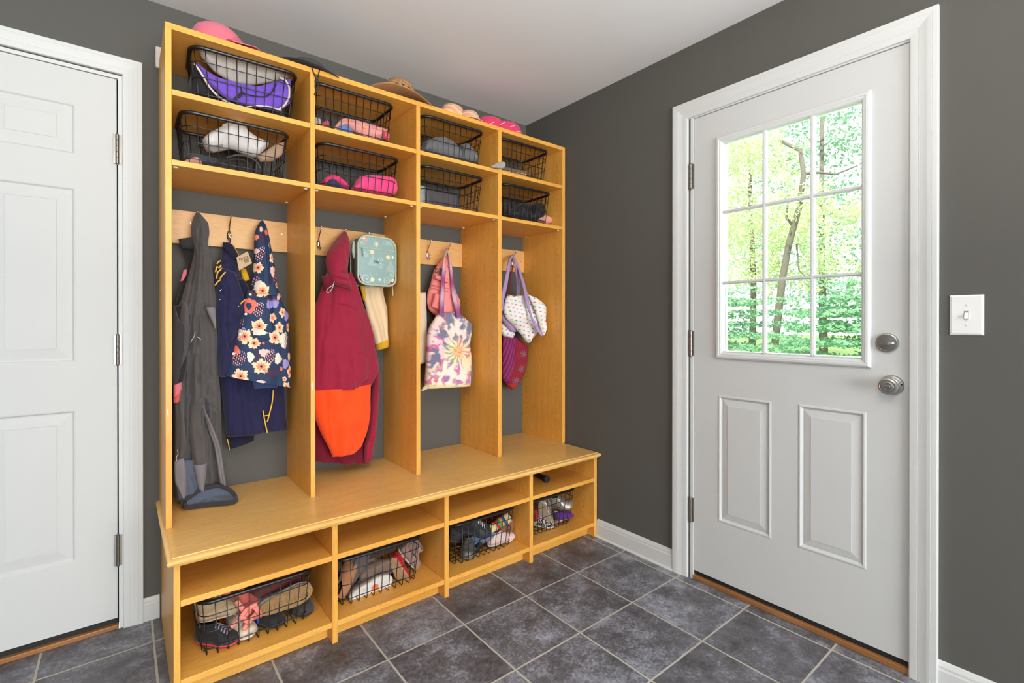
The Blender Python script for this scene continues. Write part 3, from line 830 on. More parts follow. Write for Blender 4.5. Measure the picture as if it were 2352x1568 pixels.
cloth('sleeve', [(419,690),(410,740),(400,800),(398,870),(402,950),(402,1010),(401,1062)], [(432,700),(436,760),(428,830),(420,900),(424,970),(428,1020),(425,1056)], [(690,-0.20),(900,-0.19),(1060,-0.150)], 0.035, M_CH, J, nu=20, nt=70, crumple=0.008, wrinkle=0.007, folds=[(0.006, 1.4, 0.2, 0.5)])
cloth('inner_sleeve', [(440,905),(434,940),(432,980),(438,1030),(443,1074)], [(468,900),(472,940),(476,980),(478,1030),(476,1070)], [(900,-0.165),(1070,-0.150)], 0.035, M_CH, J, nu=24, nt=60, crumple=0.008, wrinkle=0.006, folds=[(0.004, 1.3, 0.1, 0.3)])
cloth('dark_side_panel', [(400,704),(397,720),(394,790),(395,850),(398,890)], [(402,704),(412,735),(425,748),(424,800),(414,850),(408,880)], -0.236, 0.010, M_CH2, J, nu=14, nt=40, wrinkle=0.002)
cloth('elbow_patch', [(472,706),(477,720),(488,742),(492,756)], [(484,705),(494,706),(497,730),(496,752)], -0.196, 0.008, M_LG, J, nu=10, nt=20, wrinkle=0.002)
# hem opening lying on the bench
hem = MB(); pts = []; 
hc = [(421,1152),(437,1140),(458,1126),(482,1118),(506,1116),(527,1125),(540,1139),(541,1150),(524,1155),(498,1157),(470,1160),(446,1163),(428,1163)]
hem_pts = [P(a, b, y) for (a, b), y in zip(hc, [-0.190,-0.178,-0.172,-0.168,-0.165,-0.162,-0.158,-0.163,-0.175,-0.19,-0.198,-0.206,-0.202])]
hem_pts = [p if p.z > 0.470 else PZ(a, b, 0.470) for p, (a, b) in zip(hem_pts, hc)]
sm = []
for i in range(len(hem_pts)):
    p0, p1, p2, p3 = [hem_pts[(i+j) % len(hem_pts)] for j in (-1, 0, 1, 2)]
    for k in range(5):
        u = k/5; sm.append(0.5*((2*p1)+(-p0+p2)*u+(2*p0-5*p1+4*p2-p3)*u*u+(-p0+3*p1-3*p2+p3)*u**3))
MB().tube(sm, 0.0085, 10, closed=True).obj('hem', M_CH2, J, True)
cen = sum(sm, Vector())/len(sm)+Vector((0, 0.012, 0.0)); vv = list(sm); K = len(sm)
for r_ in (0.66, 0.33):
    for k, p in enumerate(sm):
        q = cen+(p-cen)*r_; q.y += 0.012*(1-r_)+0.012*noise.noise(q*40); q.z = max(0.464, q.z+0.004*noise.noise(q*60)); vv.append(q)
vv.append(cen)
ff = [(r_*K+k, r_*K+(k+1) % K, (r_+1)*K+(k+1) % K, (r_+1)*K+k) for r_ in (0, 1) for k in range(K)]+[(2*K+k, 2*K+(k+1) % K, 3*K) for k in range(K)]
link('hem_lining', vv, ff, M_BG, J, True)
cloth('hem_fold', [(437,1158),(442,1167),(446,1171)], [(475,1156),(478,1160),(470,1167)], -0.196, 0.006, M_LG, J, nu=14, nt=10, wrinkle=0.004)
MB().tube([P(426,1150,-0.205), P(424,1158,-0.210), P(420,1166,-0.209)], 0.006, 8, flat=0.6).obj('hem_toggle', M_RUB, J, True)
cord('zip_pull', [(448,762),(446,772),(441,780),(438,787)], -0.238, 0.0011, mat('pale_cord', (190,186,180)), J)
cord('drawcord', [(460,628),(462,640),(460,648)], [(0,-0.168),(1,-0.175)], 0.0018, M_RUB, J)
cord('zip_pull', [(407,1032),(409,1042),(405,1050),(406,1058)], -0.200, 0.0011, mat('pale_cord', (190,186,180)), J)
cord('toggle', [(452,773),(457,776),(461,780)], -0.235, 0.0015, mat('pale_cord', (190,186,180)), J)

# ---- black jacket with pink cuff behind it
K_ = under('black_jacket', 0, 'black jacket with pink lining and a pink cuff, mostly behind the charcoal rain jacket', 'jacket')
M_BK = fabric('black_cloth', (40, 38, 39), vary=0.15)
M_BK2 = fabric('black_fleece', (50, 48, 47), vary=0.15)
M_PK = fabric('rose_pink_cloth', (214, 112, 124), vary=0.06)
cloth('jacket_body', [(411,548),(412,560),(424,582),(430,600),(424,630),(414,660),(404,690),(397,720),(395,780),(396,840),(398,880)],
      [(440,545),(450,560),(455,585),(458,610),(460,650),(462,700),(462,780),(460,840),(458,880)], [(540,-0.045),(700,-0.10),(900,-0.11)],
      [(0, 0.012), (0.2, 0.02), (1, 0.05)], M_BK, K_, nu=28, nt=80, wrinkle=0.006, folds=[(0.004, 2.1, 0, 0.2)])
cloth('collar', [(410,549),(413,560),(420,570)], [(442,544),(447,556),(446,572)], -0.085, 0.014, M_BK2, K_, nu=16, nt=14, wrinkle=0.004)
cloth('pink_lining', [(421,620),(418,632),(414,646)], [(429,618),(428,632),(420,645)], -0.125, 0.008, M_PK, K_, nu=8, nt=12, wrinkle=0.002)
cloth('cuff', [(398,884),(398,898),(398,912)], [(417,877),(418,890),(414,902)], -0.235, 0.014, M_PK, K_, nu=14, nt=14, wrinkle=0.002, taper=(0,0))
cloth('sleeve_lining', [(398,906),(398,918),(399,926)], [(416,898),(414,912),(411,924)], -0.22, 0.010, fabric('coral_lining', (206,92,84)), K_, nu=10, nt=10, wrinkle=0.002)
cloth('sleeve', [(396,700),(394,760),(394,830),(397,886)], [(440,700),(436,780),(428,850),(418,884)], [(700,-0.16),(900,-0.215)], 0.03, M_BK, K_, nu=16, nt=40, wrinkle=0.006)

# ---- navy jacket with yellow trim, second hook
NJ = under('navy_jacket', 0, 'navy jacket with yellow piping and a brown card tag in the leftmost bay', 'jacket')
M_NV = fabric('navy_cloth', (36, 35, 68), vary=0.16, scale=18)
M_NV2 = fabric('navy_dark_cloth', (30, 28, 50), vary=0.16, scale=18)
M_YL = fabric('mustard_yellow_cloth', (214, 164, 30), vary=0.06)
M_YT = fabric('yellow_piping', (226, 178, 62), vary=0.05, bump=0.1)
cloth('jacket_body', [(512,557),(510,575),(508,590),(500,600),(495,620),(494,660),(496,720),(499,780),(500,840),(508,900),(514,950),(518,990),(520,1004)],
      [(527,556),(537,575),(545,592),(550,625),(560,660),(575,690),(600,740),(632,810),(650,870),(657,930),(660,965),(661,988)],
      [(550,-0.045),(620,-0.085),(760,-0.10),(1000,-0.085)], [(0,0.012),(0.08,0.03),(0.3,0.05),(1,0.05)], M_NV, NJ, nu=60, nt=130,
      folds=[(0.007, 2.3, 0.2, 0.2), (-0.003, 4.6, 0.6, -0.2)], wrinkle=0.010, wscale=14, crumple=0.006, taper=(0.02, 0.03),
      creases=[([(530,880),(530,960),(528,1000)], 3, 0.008), ([(560,780),(552,840),(540,900)], 3, 0.01), ([(585,960),(625,965)], 2.5, 0.005)])
cloth('collar', [(512,556),(513,566),(526,584),(540,600)], [(526,557),(534,562),(546,582),(549,600)], -0.098, 0.010, M_NV2, NJ, nu=12, nt=24, wrinkle=0.002)
cloth('sleeve', [(505,612),(498,650),(496,700),(500,760),(496,820),(500,858),(506,866)], [(540,625),(560,680),(566,720),(556,770),(545,810),(530,850),(518,866)],
      [(600,-0.135),(870,-0.165)], 0.035, M_NV, NJ, nu=30, nt=90, crumple=0.010, wrinkle=0.010, wscale=18, folds=[(0.004, 1.6, 0.2, 0.8)],
      creases=[([(520,660),(516,740),(524,800)], 3, 0.008), ([(546,760),(528,790),(512,800)], 3, 0.01)])
cloth('upper_sleeve', [(545,640),(556,690),(570,700)], [(560,640),(580,675),(590,690)], -0.12, 0.02, M_NV2, NJ, nu=10, nt=20, wrinkle=0.004)
cloth('inner_hem', [(521,1000),(522,1016),(524,1034)], [(585,1000),(584,1008),(584,1011)], [(1000,-0.055),(1040,-0.06)], 0.02, M_NV2, NJ, nu=24, nt=14, wrinkle=0.003)
band('yellow_collar_lining', [(531,560),(540,580),(548,594),(552,602)], -0.075, [(0,0.010),(0.5,0.024),(1,0.016)], 0.004, M_YL, NJ)
cloth('yellow_lining', [(552,618),(554,632),(557,648)], [(564,616),(570,630),(575,643)], -0.105, 0.012, M_YL, NJ, nu=14, nt=18, folds=[(-0.005, 2.0, 0.1, 0)], wrinkle=0.002)
for pl_ in ([(498,606),(503,600),(508,599)], [(495,625),(498,612),(504,615),(508,608)], [(497,640),(500,625),(506,620),(509,615)], [(505,640),(511,632),(518,624)], [(494,655),(500,647),(507,642)]):
    band('piping', pl_, -0.190, 0.0055, 0.002, M_YT, NJ, n=10)
band('piping', [(548,702),(556,694),(563,688)], -0.172, 0.0055, 0.002, M_YT, NJ, n=10)
band('piping', [(538,712),(543,709),(549,703)], -0.178, 0.0050, 0.002, M_YT, NJ, n=8)
band('piping', [(555,646),(558,652),(561,661)], -0.138, 0.006, 0.002, M_YT, NJ, n=8)
band('piping', [(628,895),(625,925),(619,950),(614,968)], -0.156, 0.006, 0.002, M_YT, NJ, n=14)
band('piping', [(607,955),(614,954),(618,953)], -0.157, 0.0045, 0.002, M_YT, NJ, n=6)
band('piping', [(604,943),(607,960),(612,985),(614,994)], -0.156, 0.0055, 0.002, M_YT, NJ, n=12)
band('piping', [(522,1008),(525,1020),(527,1033)], -0.088, 0.0045, 0.002, M_YT, NJ, n=8)
for a in ([(505,668),(509,664)], [(541,631),(543,633)], [(504,687),(506,688)]): cord('zip_pull', a, -0.172, 0.0014, M_CHROME, NJ)
cord('hanging_loop', [(528,545),(529,553),(527,560)], [(0,-0.035),(1,-0.06)], 0.002, M_NV2, NJ)
TG = flat_patch('card_tag', [(543,591),(569,577),(579,604),(549,621)], -0.155, mat('kraft_card', (196,166,128), rough=0.8, vary=0.05, scale=120), NJ, 0.001)
M_INK = mat('brown_ink', (96, 66, 44), rough=0.8)
def on_plane(px, py, y, rot, s=1):
    p = P(px, py, y); return Matrix.Translation(p) @ Matrix.Rotation(pi/2, 4, 'X') @ Matrix.Rotation(rot, 4, 'Z') @ Matrix.Diagonal((s, s*1.25, s, 1))
text_mesh('tag_print', 'FINDE', 0.0135, M_INK, TG, on_plane(560, 594, -0.1562, 0.36), 0.0002)
text_mesh('tag_print', 'BRI', 0.0135, M_INK, TG, on_plane(567, 599.5, -0.1562, 0.36), 0.0002)

# ---- flowered raincoat, third hook
FL = under('floral_raincoat', 0, 'blue child raincoat printed with cream flowers and coral blobs in the leftmost bay', 'raincoat')
NVY = LN(46, 62, 92); CRM = LN(246, 214, 172); COR = LN(240, 120, 96); COR2 = LN(248, 150, 118); WHT = LN(236, 226, 206); LAV = LN(158, 148, 204); PNK = LN(242, 200, 186); BRN = LN(92, 52, 60); DPL = LN(58, 44, 72)
def crm_flower(cx, cy, r, asp=1.0, seed=0):
    def fn(x, y):
        dx, dy = (x-cx)/asp, y-cy; d = hypot(dx, dy); a = atan2(dy, dx)
        R = r*(0.84+0.13*sin(5*a+seed)+0.07*sin(11*a+seed*2)+0.05*sin(17*a))
        if d > R: return None
        if d < r*0.13: return LN(70, 30, 36)
        if d < r*(0.42+0.12*sin(9*a+seed)): return COR2 if (sin(13*a) > -0.2) else COR
        if abs(sin(5*a+seed+0.3)) < 0.07: return LN(230, 170, 120)
        return CRM
    return fn
def blob(cx, cy, rx, ry, col, seed=0, hole=None, dots=False):
    def fn(x, y):
        dx, dy = (x-cx)/rx, (y-cy)/ry; d = hypot(dx, dy); a = atan2(dy, dx)
        if d > 0.88+0.1*sin(3*a+seed)+0.06*sin(8*a+seed): return None
        if hole and hypot((x-cx-hole[0])/hole[2], (y-cy-hole[1])/hole[3]) < 1+0.12*sin(4*a): return NVY
        if dots and (sin(x*2.3+y)*sin(y*2.1-x*0.7) > 0.93): return LN(90, 70, 70)
        return col
    return fn
def dashes(x0, y0, x1, y1):
    def fn(x, y):
        if ((x-(x0+x1)/2+0.2*(y-(y0+y1)/2))/(x1-x0)*2)**2+((y-(y0+y1)/2)/(y1-y0)*2)**4 > 1.05: return None
        u = ((x+0.25*y)/4.2) % 1; v_ = ((y+((x+0.25*y)//4.2)*3.1)/6.5) % 1
        if abs(u-0.5) < 0.23 and abs(v_-0.5) < 0.28: return LN(240, 190, 190)
        return DPL if hypot(x-(x0+x1)/2, y-(y0+y1)/2) < 0.35*(x1-x0+y1-y0)/2 else None
    return fn
def scrib(x0, y0, x1, y1):
    def fn(x, y):
        if not (x0 <= x <= x1 and y0 <= y <= y1): return None
        return BRN if sin(x*2.6+sin(y*0.5)*1.5) > 0.1 else None
    return fn
FLW = [blob(598,528,5,7,CRM,1), blob(587,546,5,7,COR2,2), blob(609,535,4,7,COR,3), scrib(592,540,607,558), dashes(586,568,603,600), blob(587,578,5,7,PNK,2), blob(619,565,4,5,LAV,1),
       crm_flower(589,616,14,0.85,1), crm_flower(620,594,13,0.5,2), blob(622,625,7,14,PNK,3), dashes(613,555,625,572), dashes(625,612,634,650), dashes(578,636,590,656), scrib(614,640,628,652), crm_flower(632,656,8,0.6,3),
       blob(592,658,14,13,WHT,1,dots=True), crm_flower(597,669,16,1.1,4), scrib(568,666,585,680), blob(572,702,17,19,COR,2,hole=(-3,1,6,8)), blob(615,699,9,12,LAV,1), blob(627,697,10,11,LAV,3), scrib(605,683,640,692),
       dashes(580,695,600,728), blob(636,682,4,9,PNK,1), blob(643,678,5,5,WHT,2), crm_flower(621,730,12,0.7,1), crm_flower(644,718,13,0.7,5), blob(654,725,8,13,LAV,2), dashes(550,730,557,748), blob(545,757,4,7,PNK,1), blob(556,754,4,3,LAV,1),
       crm_flower(589,749,18,1.05,2), blob(590,763,17,7,WHT,1,dots=True), crm_flower(636,752,14,0.75,3), crm_flower(558,772,19,0.95,6), crm_flower(625,774,17,1.0,2), blob(646,780,12,20,WHT,4,dots=True), crm_flower(658,752,11,0.45,2), scrib(648,765,662,800),
       crm_flower(578,787,13,1.1,1), scrib(537,776,550,790), blob(535,810,16,18,COR,5,hole=(0,2,3,3)), dashes(533,805,557,838), blob(569,818,9,13,WHT,2,dots=True), blob(571,793,6,6,CRM,2), blob(599,808,13,10,PNK,3), scrib(578,805,588,826), dashes(600,800,622,835),
       blob(632,822,10,14,WHT,1), blob(651,834,9,12,LAV,2), crm_flower(592,839,18,1.2,3), blob(661,818,5,10,PNK,2), crm_flower(663,853,15,0.6,4), crm_flower(547,861,18,1.05,5), scrib(596,845,628,862), scrib(623,846,632,858), blob(640,845,4,6,COR,1),
       crm_flower(652,886,12,0.9,6), blob(590,873,12,4,PNK,1), crm_flower(648,868,6,1,2)]
FB = [(f, ) for f in FLW]
def floral(x, y, u, t, side):
    if side == 1: x = x+23; y = y+9
    for q in reversed(FLW):
        c = q(x, y)
        if c is not None: return c
    return NVY
M_FLO = printed('floral_print')
# hood (narrow, hanging) and body
cloth('hood', [(599,507),(592,518),(585,534),(584,552),(583,590),(580,625),(577,655),(575,672)], [(603,507),(611,518),(618,545),(624,580),(630,610),(634,640),(637,664),(641,680)],
      [(505,-0.055),(600,-0.13),(700,-0.175)], [(0,0.010),(0.3,0.04),(1,0.05)], M_FLO, FL, nu=120, nt=250, color=floral, wrinkle=0.005, folds=[(0.004,1.2,0.1,0.1)], taper=(0.03,0.0),
      creases=[([(602,515),(608,560),(613,610),(616,650)], 3, 0.012), ([(597,620),(598,665)], 2.5, 0.006)])
cloth('coat_body', [(568,666),(564,680),(560,700),(552,740),(545,770),(537,800),(526,835),(516,862)], [(641,668),(646,688),(655,708),(662,722),(663,760),(665,800),(667,840),(669,889)],
      [(660,-0.165),(760,-0.17),(900,-0.175)], [(0,0.03),(0.3,0.05),(1,0.065)], M_FLO, FL, nu=200, nt=310, color=floral, wrinkle=0.006, wscale=12, folds=[(0.006,2.2,0.15,0.1)], taper=(0.04,0.0),
      creases=[([(617,680),(621,720),(625,760)], 3.2, 0.014), ([(575,686),(590,690),(612,688)], 3, 0.004), ([(545,768),(600,780),(640,781)], 2.2, 0.004), ([(640,790),(640,850)], 2.5, 0.008)])
cloth('hem_flap', [(578,876),(581,884),(583,893)], [(640,872),(640,880),(638,889)], [(870,-0.15),(900,-0.15)], 0.014, fabric('blue_lining', (54,76,112)), FL, nu=20, nt=12, wrinkle=0.003)
M_SN = mat('snap_ring', (222, 216, 206), rough=0.3)
for (a, b, y, mm) in ((574.5,676,-0.208,M_SN), (564.5,721,-0.214,M_SN), (552,767,-0.222,M_SN), (536.5,812,-0.222,M_SN), (604.5,788,-0.253,mat('coral_button', (232,112,84), rough=0.3))):
    p = P(a, b, y)
    MB().lathe([(0.0052, 0), (0.0052, 0.002), (0.0035, 0.003), (0.003, 0.0018), (0.0003, 0.0018)], 18, Matrix.Translation(p) @ Matrix.Rotation(pi/2, 4, 'X')).obj('snap_button', mm, FL, True)

# ---- maroon coat, second bay
MR = under('maroon_coat', 0, 'maroon hooded rain coat with a bright orange lower panel, second bay', 'coat')
M_MA = fabric('maroon_cloth', (150, 30, 56), vary=0.09, scale=30, bump=0.25)
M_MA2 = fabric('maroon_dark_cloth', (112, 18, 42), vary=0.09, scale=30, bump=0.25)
M_OR = fabric('bright_orange_cloth', (250, 78, 22), vary=0.04, scale=20, bump=0.25)
ypM = [(530,-0.06),(640,-0.14),(800,-0.17),(1060,-0.17)]
cloth('coat_back', [(742,636),(728,690),(716,740),(712,820),(714,900),(718,980),(720,1057)], [(812,640),(838,710),(852,760),(860,830),(861,900),(860,960),(855,1010),(850,1062)],
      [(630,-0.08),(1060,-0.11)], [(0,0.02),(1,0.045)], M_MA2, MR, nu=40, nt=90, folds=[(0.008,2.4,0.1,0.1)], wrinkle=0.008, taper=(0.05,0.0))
cloth('coat_body', [(744,640),(737,665),(728,690),(718,712),(714,760),(713,830),(713,897)], [(808,625),(822,660),(834,700),(848,735),(858,770),(862,810),(868,850),(852,884)],
      [(620,-0.15),(800,-0.185),(900,-0.19)], [(0,0.035),(0.3,0.06),(1,0.075)], M_MA, MR, nu=64, nt=150,
      folds=[(0.011,1.6,0.3,0.12),(-0.004,2.7,0.1,0.1)], wrinkle=0.013, wscale=7, crumple=0.005, taper=(0.1,0.0),
      creases=[([(762,640),(756,680),(748,740)], 4, 0.012), ([(767,700),(790,704),(803,714)], 3, 0.010), ([(812,810),(806,850),(803,890)], 3, 0.008), ([(812,890),(830,872),(842,868),(850,878)], 3.5, 0.016),
               ([(745,705),(730,790),(725,880)], 4, 0.012), ([(785,760),(790,830)], 6, 0.006), ([(830,705),(842,770),(850,820)], 4, 0.010)])
cloth('hood', [(789,531),(778,543),(764,560),(753,578),(748,598),(751,620),(757,636),(764,650),(772,655)], [(794,531),(799,545),(802,560),(802,578),(799,600),(797,620),(800,640),(806,655),(808,665)],
      [(530,-0.06),(580,-0.15),(650,-0.215)], [(0,0.012),(0.3,0.055),(0.8,0.05),(1,0.03)], M_MA, MR, nu=44, nt=90, wrinkle=0.007, wscale=14, taper=(0.03,0.1),
      creases=[([(786,570),(792,600),(797,612)], 3, 0.008), ([(778,628),(790,630),(798,624)], 3, 0.012), ([(762,638),(775,642),(790,645)], 3, 0.012)])
cloth('front_flap', [(738,636),(742,650),(746,668)], [(757,628),(768,645),(772,665)], -0.195, 0.018, M_MA2, MR, nu=14, nt=20, wrinkle=0.004)
cloth('orange_panel', [(715,896),(716,930),(722,956),(735,990),(748,1015),(758,1035),(764,1049)], [(851,881),(850,915),(850,945),(845,980),(837,1005),(829,1025),(812,1041)],
      [(880,-0.205),(1050,-0.20)], [(0,0.062),(0.5,0.06),(1,0.03)], M_OR, MR, nu=56, nt=90, folds=[(0.007,2.1,0.35,0.1)], wrinkle=0.007, wscale=10, taper=(0.0,0.06),
      creases=[([(740,900),(745,960),(752,1010)], 4, 0.010), ([(790,900),(795,960)], 6, 0.006), ([(838,900),(836,960),(826,1010)], 5, 0.008)])
cloth('sleeve', [(848,800),(852,840),(856,880),(851,930),(845,985),(836,1030),(838,1062)], [(862,800),(868,840),(868,880),(866,940),(860,1000),(854,1040),(849,1062)],
      [(800,-0.165),(1062,-0.16)], 0.035, M_MA, MR, nu=18, nt=60, wrinkle=0.006, folds=[(0.004,1.4,0.1,0.4)])
cord('drawcord_loop', [(768,646),(764,655),(754,662),(750,670),(757,670),(763,662),(767,652)], -0.262, 0.0017, mat('grey_cord', (182,176,170)), MR)
# ---- pink garment edge behind the maroon coat
t_ = cloth('pink_jacket', [(752,620),(745,640),(738,665),(732,686)], [(764,622),(766,640),(764,664),(762,684)], [(610,-0.07),(690,-0.09)], 0.02, fabric('soft_pink_cloth', (226,140,150)), None, nu=14, nt=30, wrinkle=0.004)
tag(t_, 'sliver of a soft pink garment peeking out left behind the maroon coat hood', 'garment')
# ---- cream skirt with yellow hem behind the lunch bag
SK = under('cream_skirt', 0, 'cream cloth garment with a mustard yellow hem hanging below the pale teal lunch bag', 'skirt')
cloth('skirt_body', [(832,640),(834,680),(838,700),(845,730),(856,770),(863,799)], [(876,640),(882,680),(889,710),(890,745),(890,765),(891,783)], [(640,-0.065),(800,-0.08)], [(0,0.02),(1,0.035)],
      fabric('cream_cloth', (232,204,164), vary=0.05), SK, nu=36, nt=70, folds=[(0.005,2.6,0.1,0.05)], wrinkle=0.004, taper=(0.0,0.0))
cloth('yellow_hem', [(862,790),(863,798),(864,805)], [(892,777),(892,784),(891,797)], [(780,-0.084),(805,-0.084)], 0.038, M_YL, SK, nu=26, nt=14, wrinkle=0.002, taper=(0.0,0.2))
cloth('yellow_side', [(826,655),(830,672),(834,690)], [(836,655),(839,672),(838,692)], -0.095, 0.012, M_YL, SK, nu=8, nt=20, wrinkle=0.002)

# ---- lunch bag
LB = under('lunch_bag', 0, 'pale teal child lunch bag with rounded corners and a name print', 'bag')
TEAL = LN(142, 170, 164)
M_PIPE = fabric('pale_mint_piping', (178, 190, 170), vary=0.04)
M_SIDE = fabric('grey_green_side', (138, 148, 140), vary=0.05)
x0, x1, z0, z1 = -1.163, -0.977, 1.335, 1.562; yf, yb = -0.175, -0.085
lean = 0.020
def rrect(x0, x1, z0, z1, r, n=8):
    out = []
    for cx, cz, a0 in ((x1-r, z1-r*1.1, 0), (x0+r, z1-r*1.1, pi/2), (x0+r, z0+r*0.8, pi), (x1-r, z0+r*0.8, 3*pi/2)):
        rz = r*1.1 if cz > (z0+z1)/2 else r*0.8
        for k in range(n+1):
            a = a0+pi/2*k/n; out.append((cx+r*cos(a), cz+rz*sin(a)))
    return out
def sl(x, z): return (x, z-(x-x0)*0.03)
ol = rrect(x0, x1, z0, z1, 0.045)
vv = []; ff = []; n = len(ol); cx, cz = (x0+x1)/2, (z0+z1)/2
def swirl(cx_, cz_, R, turns=1.6, ph=0):
    def fn(x, z):
        dx, dz = x-cx_, z-cz_; r = hypot(dx, dz)
        if r > R: return 0
        a = (atan2(dz, dx)+ph)/(2*pi)
        return 1 if abs(((r/R*turns-a) % 1)-0.5) < 0.13 else 0
    return fn
SWL = [swirl(-1.125,1.365,0.028), swirl(-1.055,1.455,0.016,1.4,1), swirl(-1.055,1.425,0.014,1.4,3), swirl(-1.13,1.47,0.014,1.3,2), swirl(-1.0,1.39,0.016,1.4,4), swirl(-1.075,1.53,0.015,1.3,0), swirl(-1.02,1.36,0.02,1.5,2)]
def lunch_col(x, z):
    c = TEAL
    for (tx, tz, tw, th) in ((-1.095,1.425,0.030,0.055), (-1.005,1.405,0.030,0.06), (-1.015,1.53,0.026,0.03), (-1.145,1.52,0.018,0.02)):
        if 0 < (tz+th-z) < th*1.0 and abs(x-tx) < tw*(tz+th-z)/th*0.8: c = tuple(0.84*a+0.16*b for a, b in zip(c, LN(226,238,240)))
    for (tx, tz, r, cc) in ((-1.098,1.488,0.010,(236,206,176)), (-1.018,1.472,0.010,(240,214,170)), (-1.147,1.36,0.008,(216,140,132)), (-1.095,1.36,0.010,(238,216,176)), (-1.127,1.543,0.009,(226,150,140)), (-1.138,1.552,0.008,(242,220,170)),
                            (-1.000,1.356,0.010,(222,150,140)), (-0.992,1.363,0.009,(240,222,170)), (-1.06,1.362,0.006,(216,232,232)), (-0.993,1.475,0.006,(216,232,232)), (-1.075,1.528,0.008,(236,206,160)), (-1.0,1.352,0.006,(120,60,84))):
        if hypot(x-tx, z-tz) < r: c = LN(*cc)
    if any(s(x, z) for s in SWL): c = tuple(0.45*a+0.55*b for a, b in zip(c, LN(206,226,224)))
    if (sin(x*900+z*300)*sin(z*1100-x*200)) > 0.985: c = LN(220,236,236)
    return c
# front face: fine grid clipped to the rounded outline, gently domed
G = 130; gv = []; gc = []; idx = {}
for j in range(G+1):
    for i in range(G+1):
        u, w = i/G*2-1, j/G*2-1
        # squircle mapping of the square onto the rounded rectangle
        k = (abs(u)**6+abs(w)**6)
        s_ = 1.0/(max(1e-6, k))**(1/6) if k > 1 else 1.0
        m_ = max(abs(u), abs(w))
        if m_ > 0:
            rr = m_/((abs(u)**5+abs(w)**5)**(1/5)); uu, ww = u*rr, w*rr
        else: uu, ww = 0, 0
        x = cx+uu*(x1-x0)/2*0.955; z = cz+ww*(z1-z0)/2*0.96
        dome = 0.006*(1-uu*uu)*(1-ww*ww)
        xx, zz = sl(x, z); gv.append((xx, yf-dome-(z1-z)*0.0, zz)); gc.append(lunch_col(x, z))
gf = [(j*(G+1)+i, j*(G+1)+i+1, (j+1)*(G+1)+i+1, (j+1)*(G+1)+i) for j in range(G) for i in range(G)]
link('front', gv, gf, printed('lunch_print', rough=0.45, bump=0.15), LB, True, gc)
# shell (sides, back) and piping
vv = [(sl(x, z)[0], y, sl(x, z)[1]) for y in (yf+0.001, yb) for x, z in ol]
link('body', vv, [(i, (i+1) % n, n+(i+1) % n, n+i) for i in range(n)]+[tuple(range(n, 2*n))], M_SIDE, LB, True)
for y in (yf, yb):
    MB().tube([(sl(x, z)[0], y, sl(x, z)[1]) for x, z in ol], 0.0048, 8, closed=True).obj('piping', M_PIPE, LB, True)
MB().tube([(sl(x, 1.503)[0], yf-0.0035, sl(x, 1.503)[1]) for x in [x0+0.006+(x1-x0-0.012)*k/12 for k in range(13)]], 0.0042, 8, flat=0.6).obj('front_zip', M_PIPE, LB, True)
MB().tube([(x0+0.016, yf-0.008, 1.503), (x0+0.018, yf-0.0085, 1.485), (x0+0.019, yf-0.008, 1.462)], 0.0028, 8).obj('zip_pull', M_SIDE, LB, True)
MB().tube([(x0-0.004, -0.14, 1.535), (x0-0.008, -0.14, 1.52), (x0-0.008, -0.138, 1.49), (x0-0.006, -0.14, 1.455)], [0.004,0.006,0.009,0.005], 8).obj('side_handle', M_PIPE, LB, True)
MB().tube([(x1-0.012, yf+0.01, 1.332), (x1-0.011, yf+0.01, 1.310), (x1-0.010, yf+0.01, 1.285)], [0.0016,0.003,0.0036], 8).obj('zip_pull', M_PIPE, LB, True)
MB().tube([(x0+0.045, -0.10, 1.560), (x0+0.07, -0.085, 1.580), (-1.066, -0.062, 1.594), (x1-0.07, -0.085, 1.578), (x1-0.05, -0.10, 1.556)], 0.005, 8, flat=0.5).obj('carry_handle', M_SIDE, LB, True)
text_mesh('name_print', 'Ellie', 0.0165, mat('navy_print', (48, 66, 110), rough=0.7), LB, on_plane(864, 601.5, yf-0.0075, -0.03, 1.0), 0.0003)

# ---- third bay: cream tote, pink vest, tie-dye tote
t_ = cloth('cream_tote_bag', [(955,672),(955,740),(955,800),(958,838)], [(978,671),(980,740),(981,800),(978,833)], [(670,-0.06),(840,-0.07)], 0.02, fabric('cream_canvas', (228,204,178), vary=0.05), None, nu=20, nt=50, wrinkle=0.004, folds=[(0.002,1.5,0,0)], taper=(0.05,0.05))
tag(t_, 'plain cream canvas bag half hidden behind the left divider of the third bay', 'bag')
PV = under('pink_vest', 0, 'coral pink pocketed vest pack hanging behind the tie-dye tote in the third bay', 'vest')
M_CP = fabric('coral_pink_cloth', (248, 150, 146), vary=0.06)
M_CP2 = fabric('coral_pink_dark', (240, 134, 130), vary=0.06)
cloth('vest_body', [(1018,592),(1008,604),(998,618),(993,632),(989,650),(982,672),(981,695),(986,712),(998,722),(1006,730)], [(1030,586),(1034,604),(1037,630),(1042,655),(1048,675),(1056,690),(1056,706),(1052,722),(1046,736),(1040,742)],
      [(585,-0.055),(650,-0.075),(740,-0.08)], [(0,0.012),(0.3,0.035),(1,0.045)], M_CP, PV, nu=44, nt=90, wrinkle=0.005, wscale=18, folds=[(0.003,1.7,0.1,0.1)],
      creases=[([(1022,610),(1032,628),(1034,660),(1036,690)], 2.2, 0.008), ([(988,650),(990,690),(1000,712)], 2, 0.004)])
pk = cloth('pocket', [(998,672),(994,690),(990,704)], [(1020,680),(1018,698),(1013,716)], -0.128, 0.012, M_CP2, PV, nu=18, nt=24, wrinkle=0.002, power=0.25)
band('pocket_flap', [(1000,635),(1014,640),(1029,645)], -0.125, 0.024, 0.006, M_CP2, PV)
band('webbing', [(990,652),(1010,657),(1032,662)], -0.126, 0.006, 0.003, M_CP2, PV)
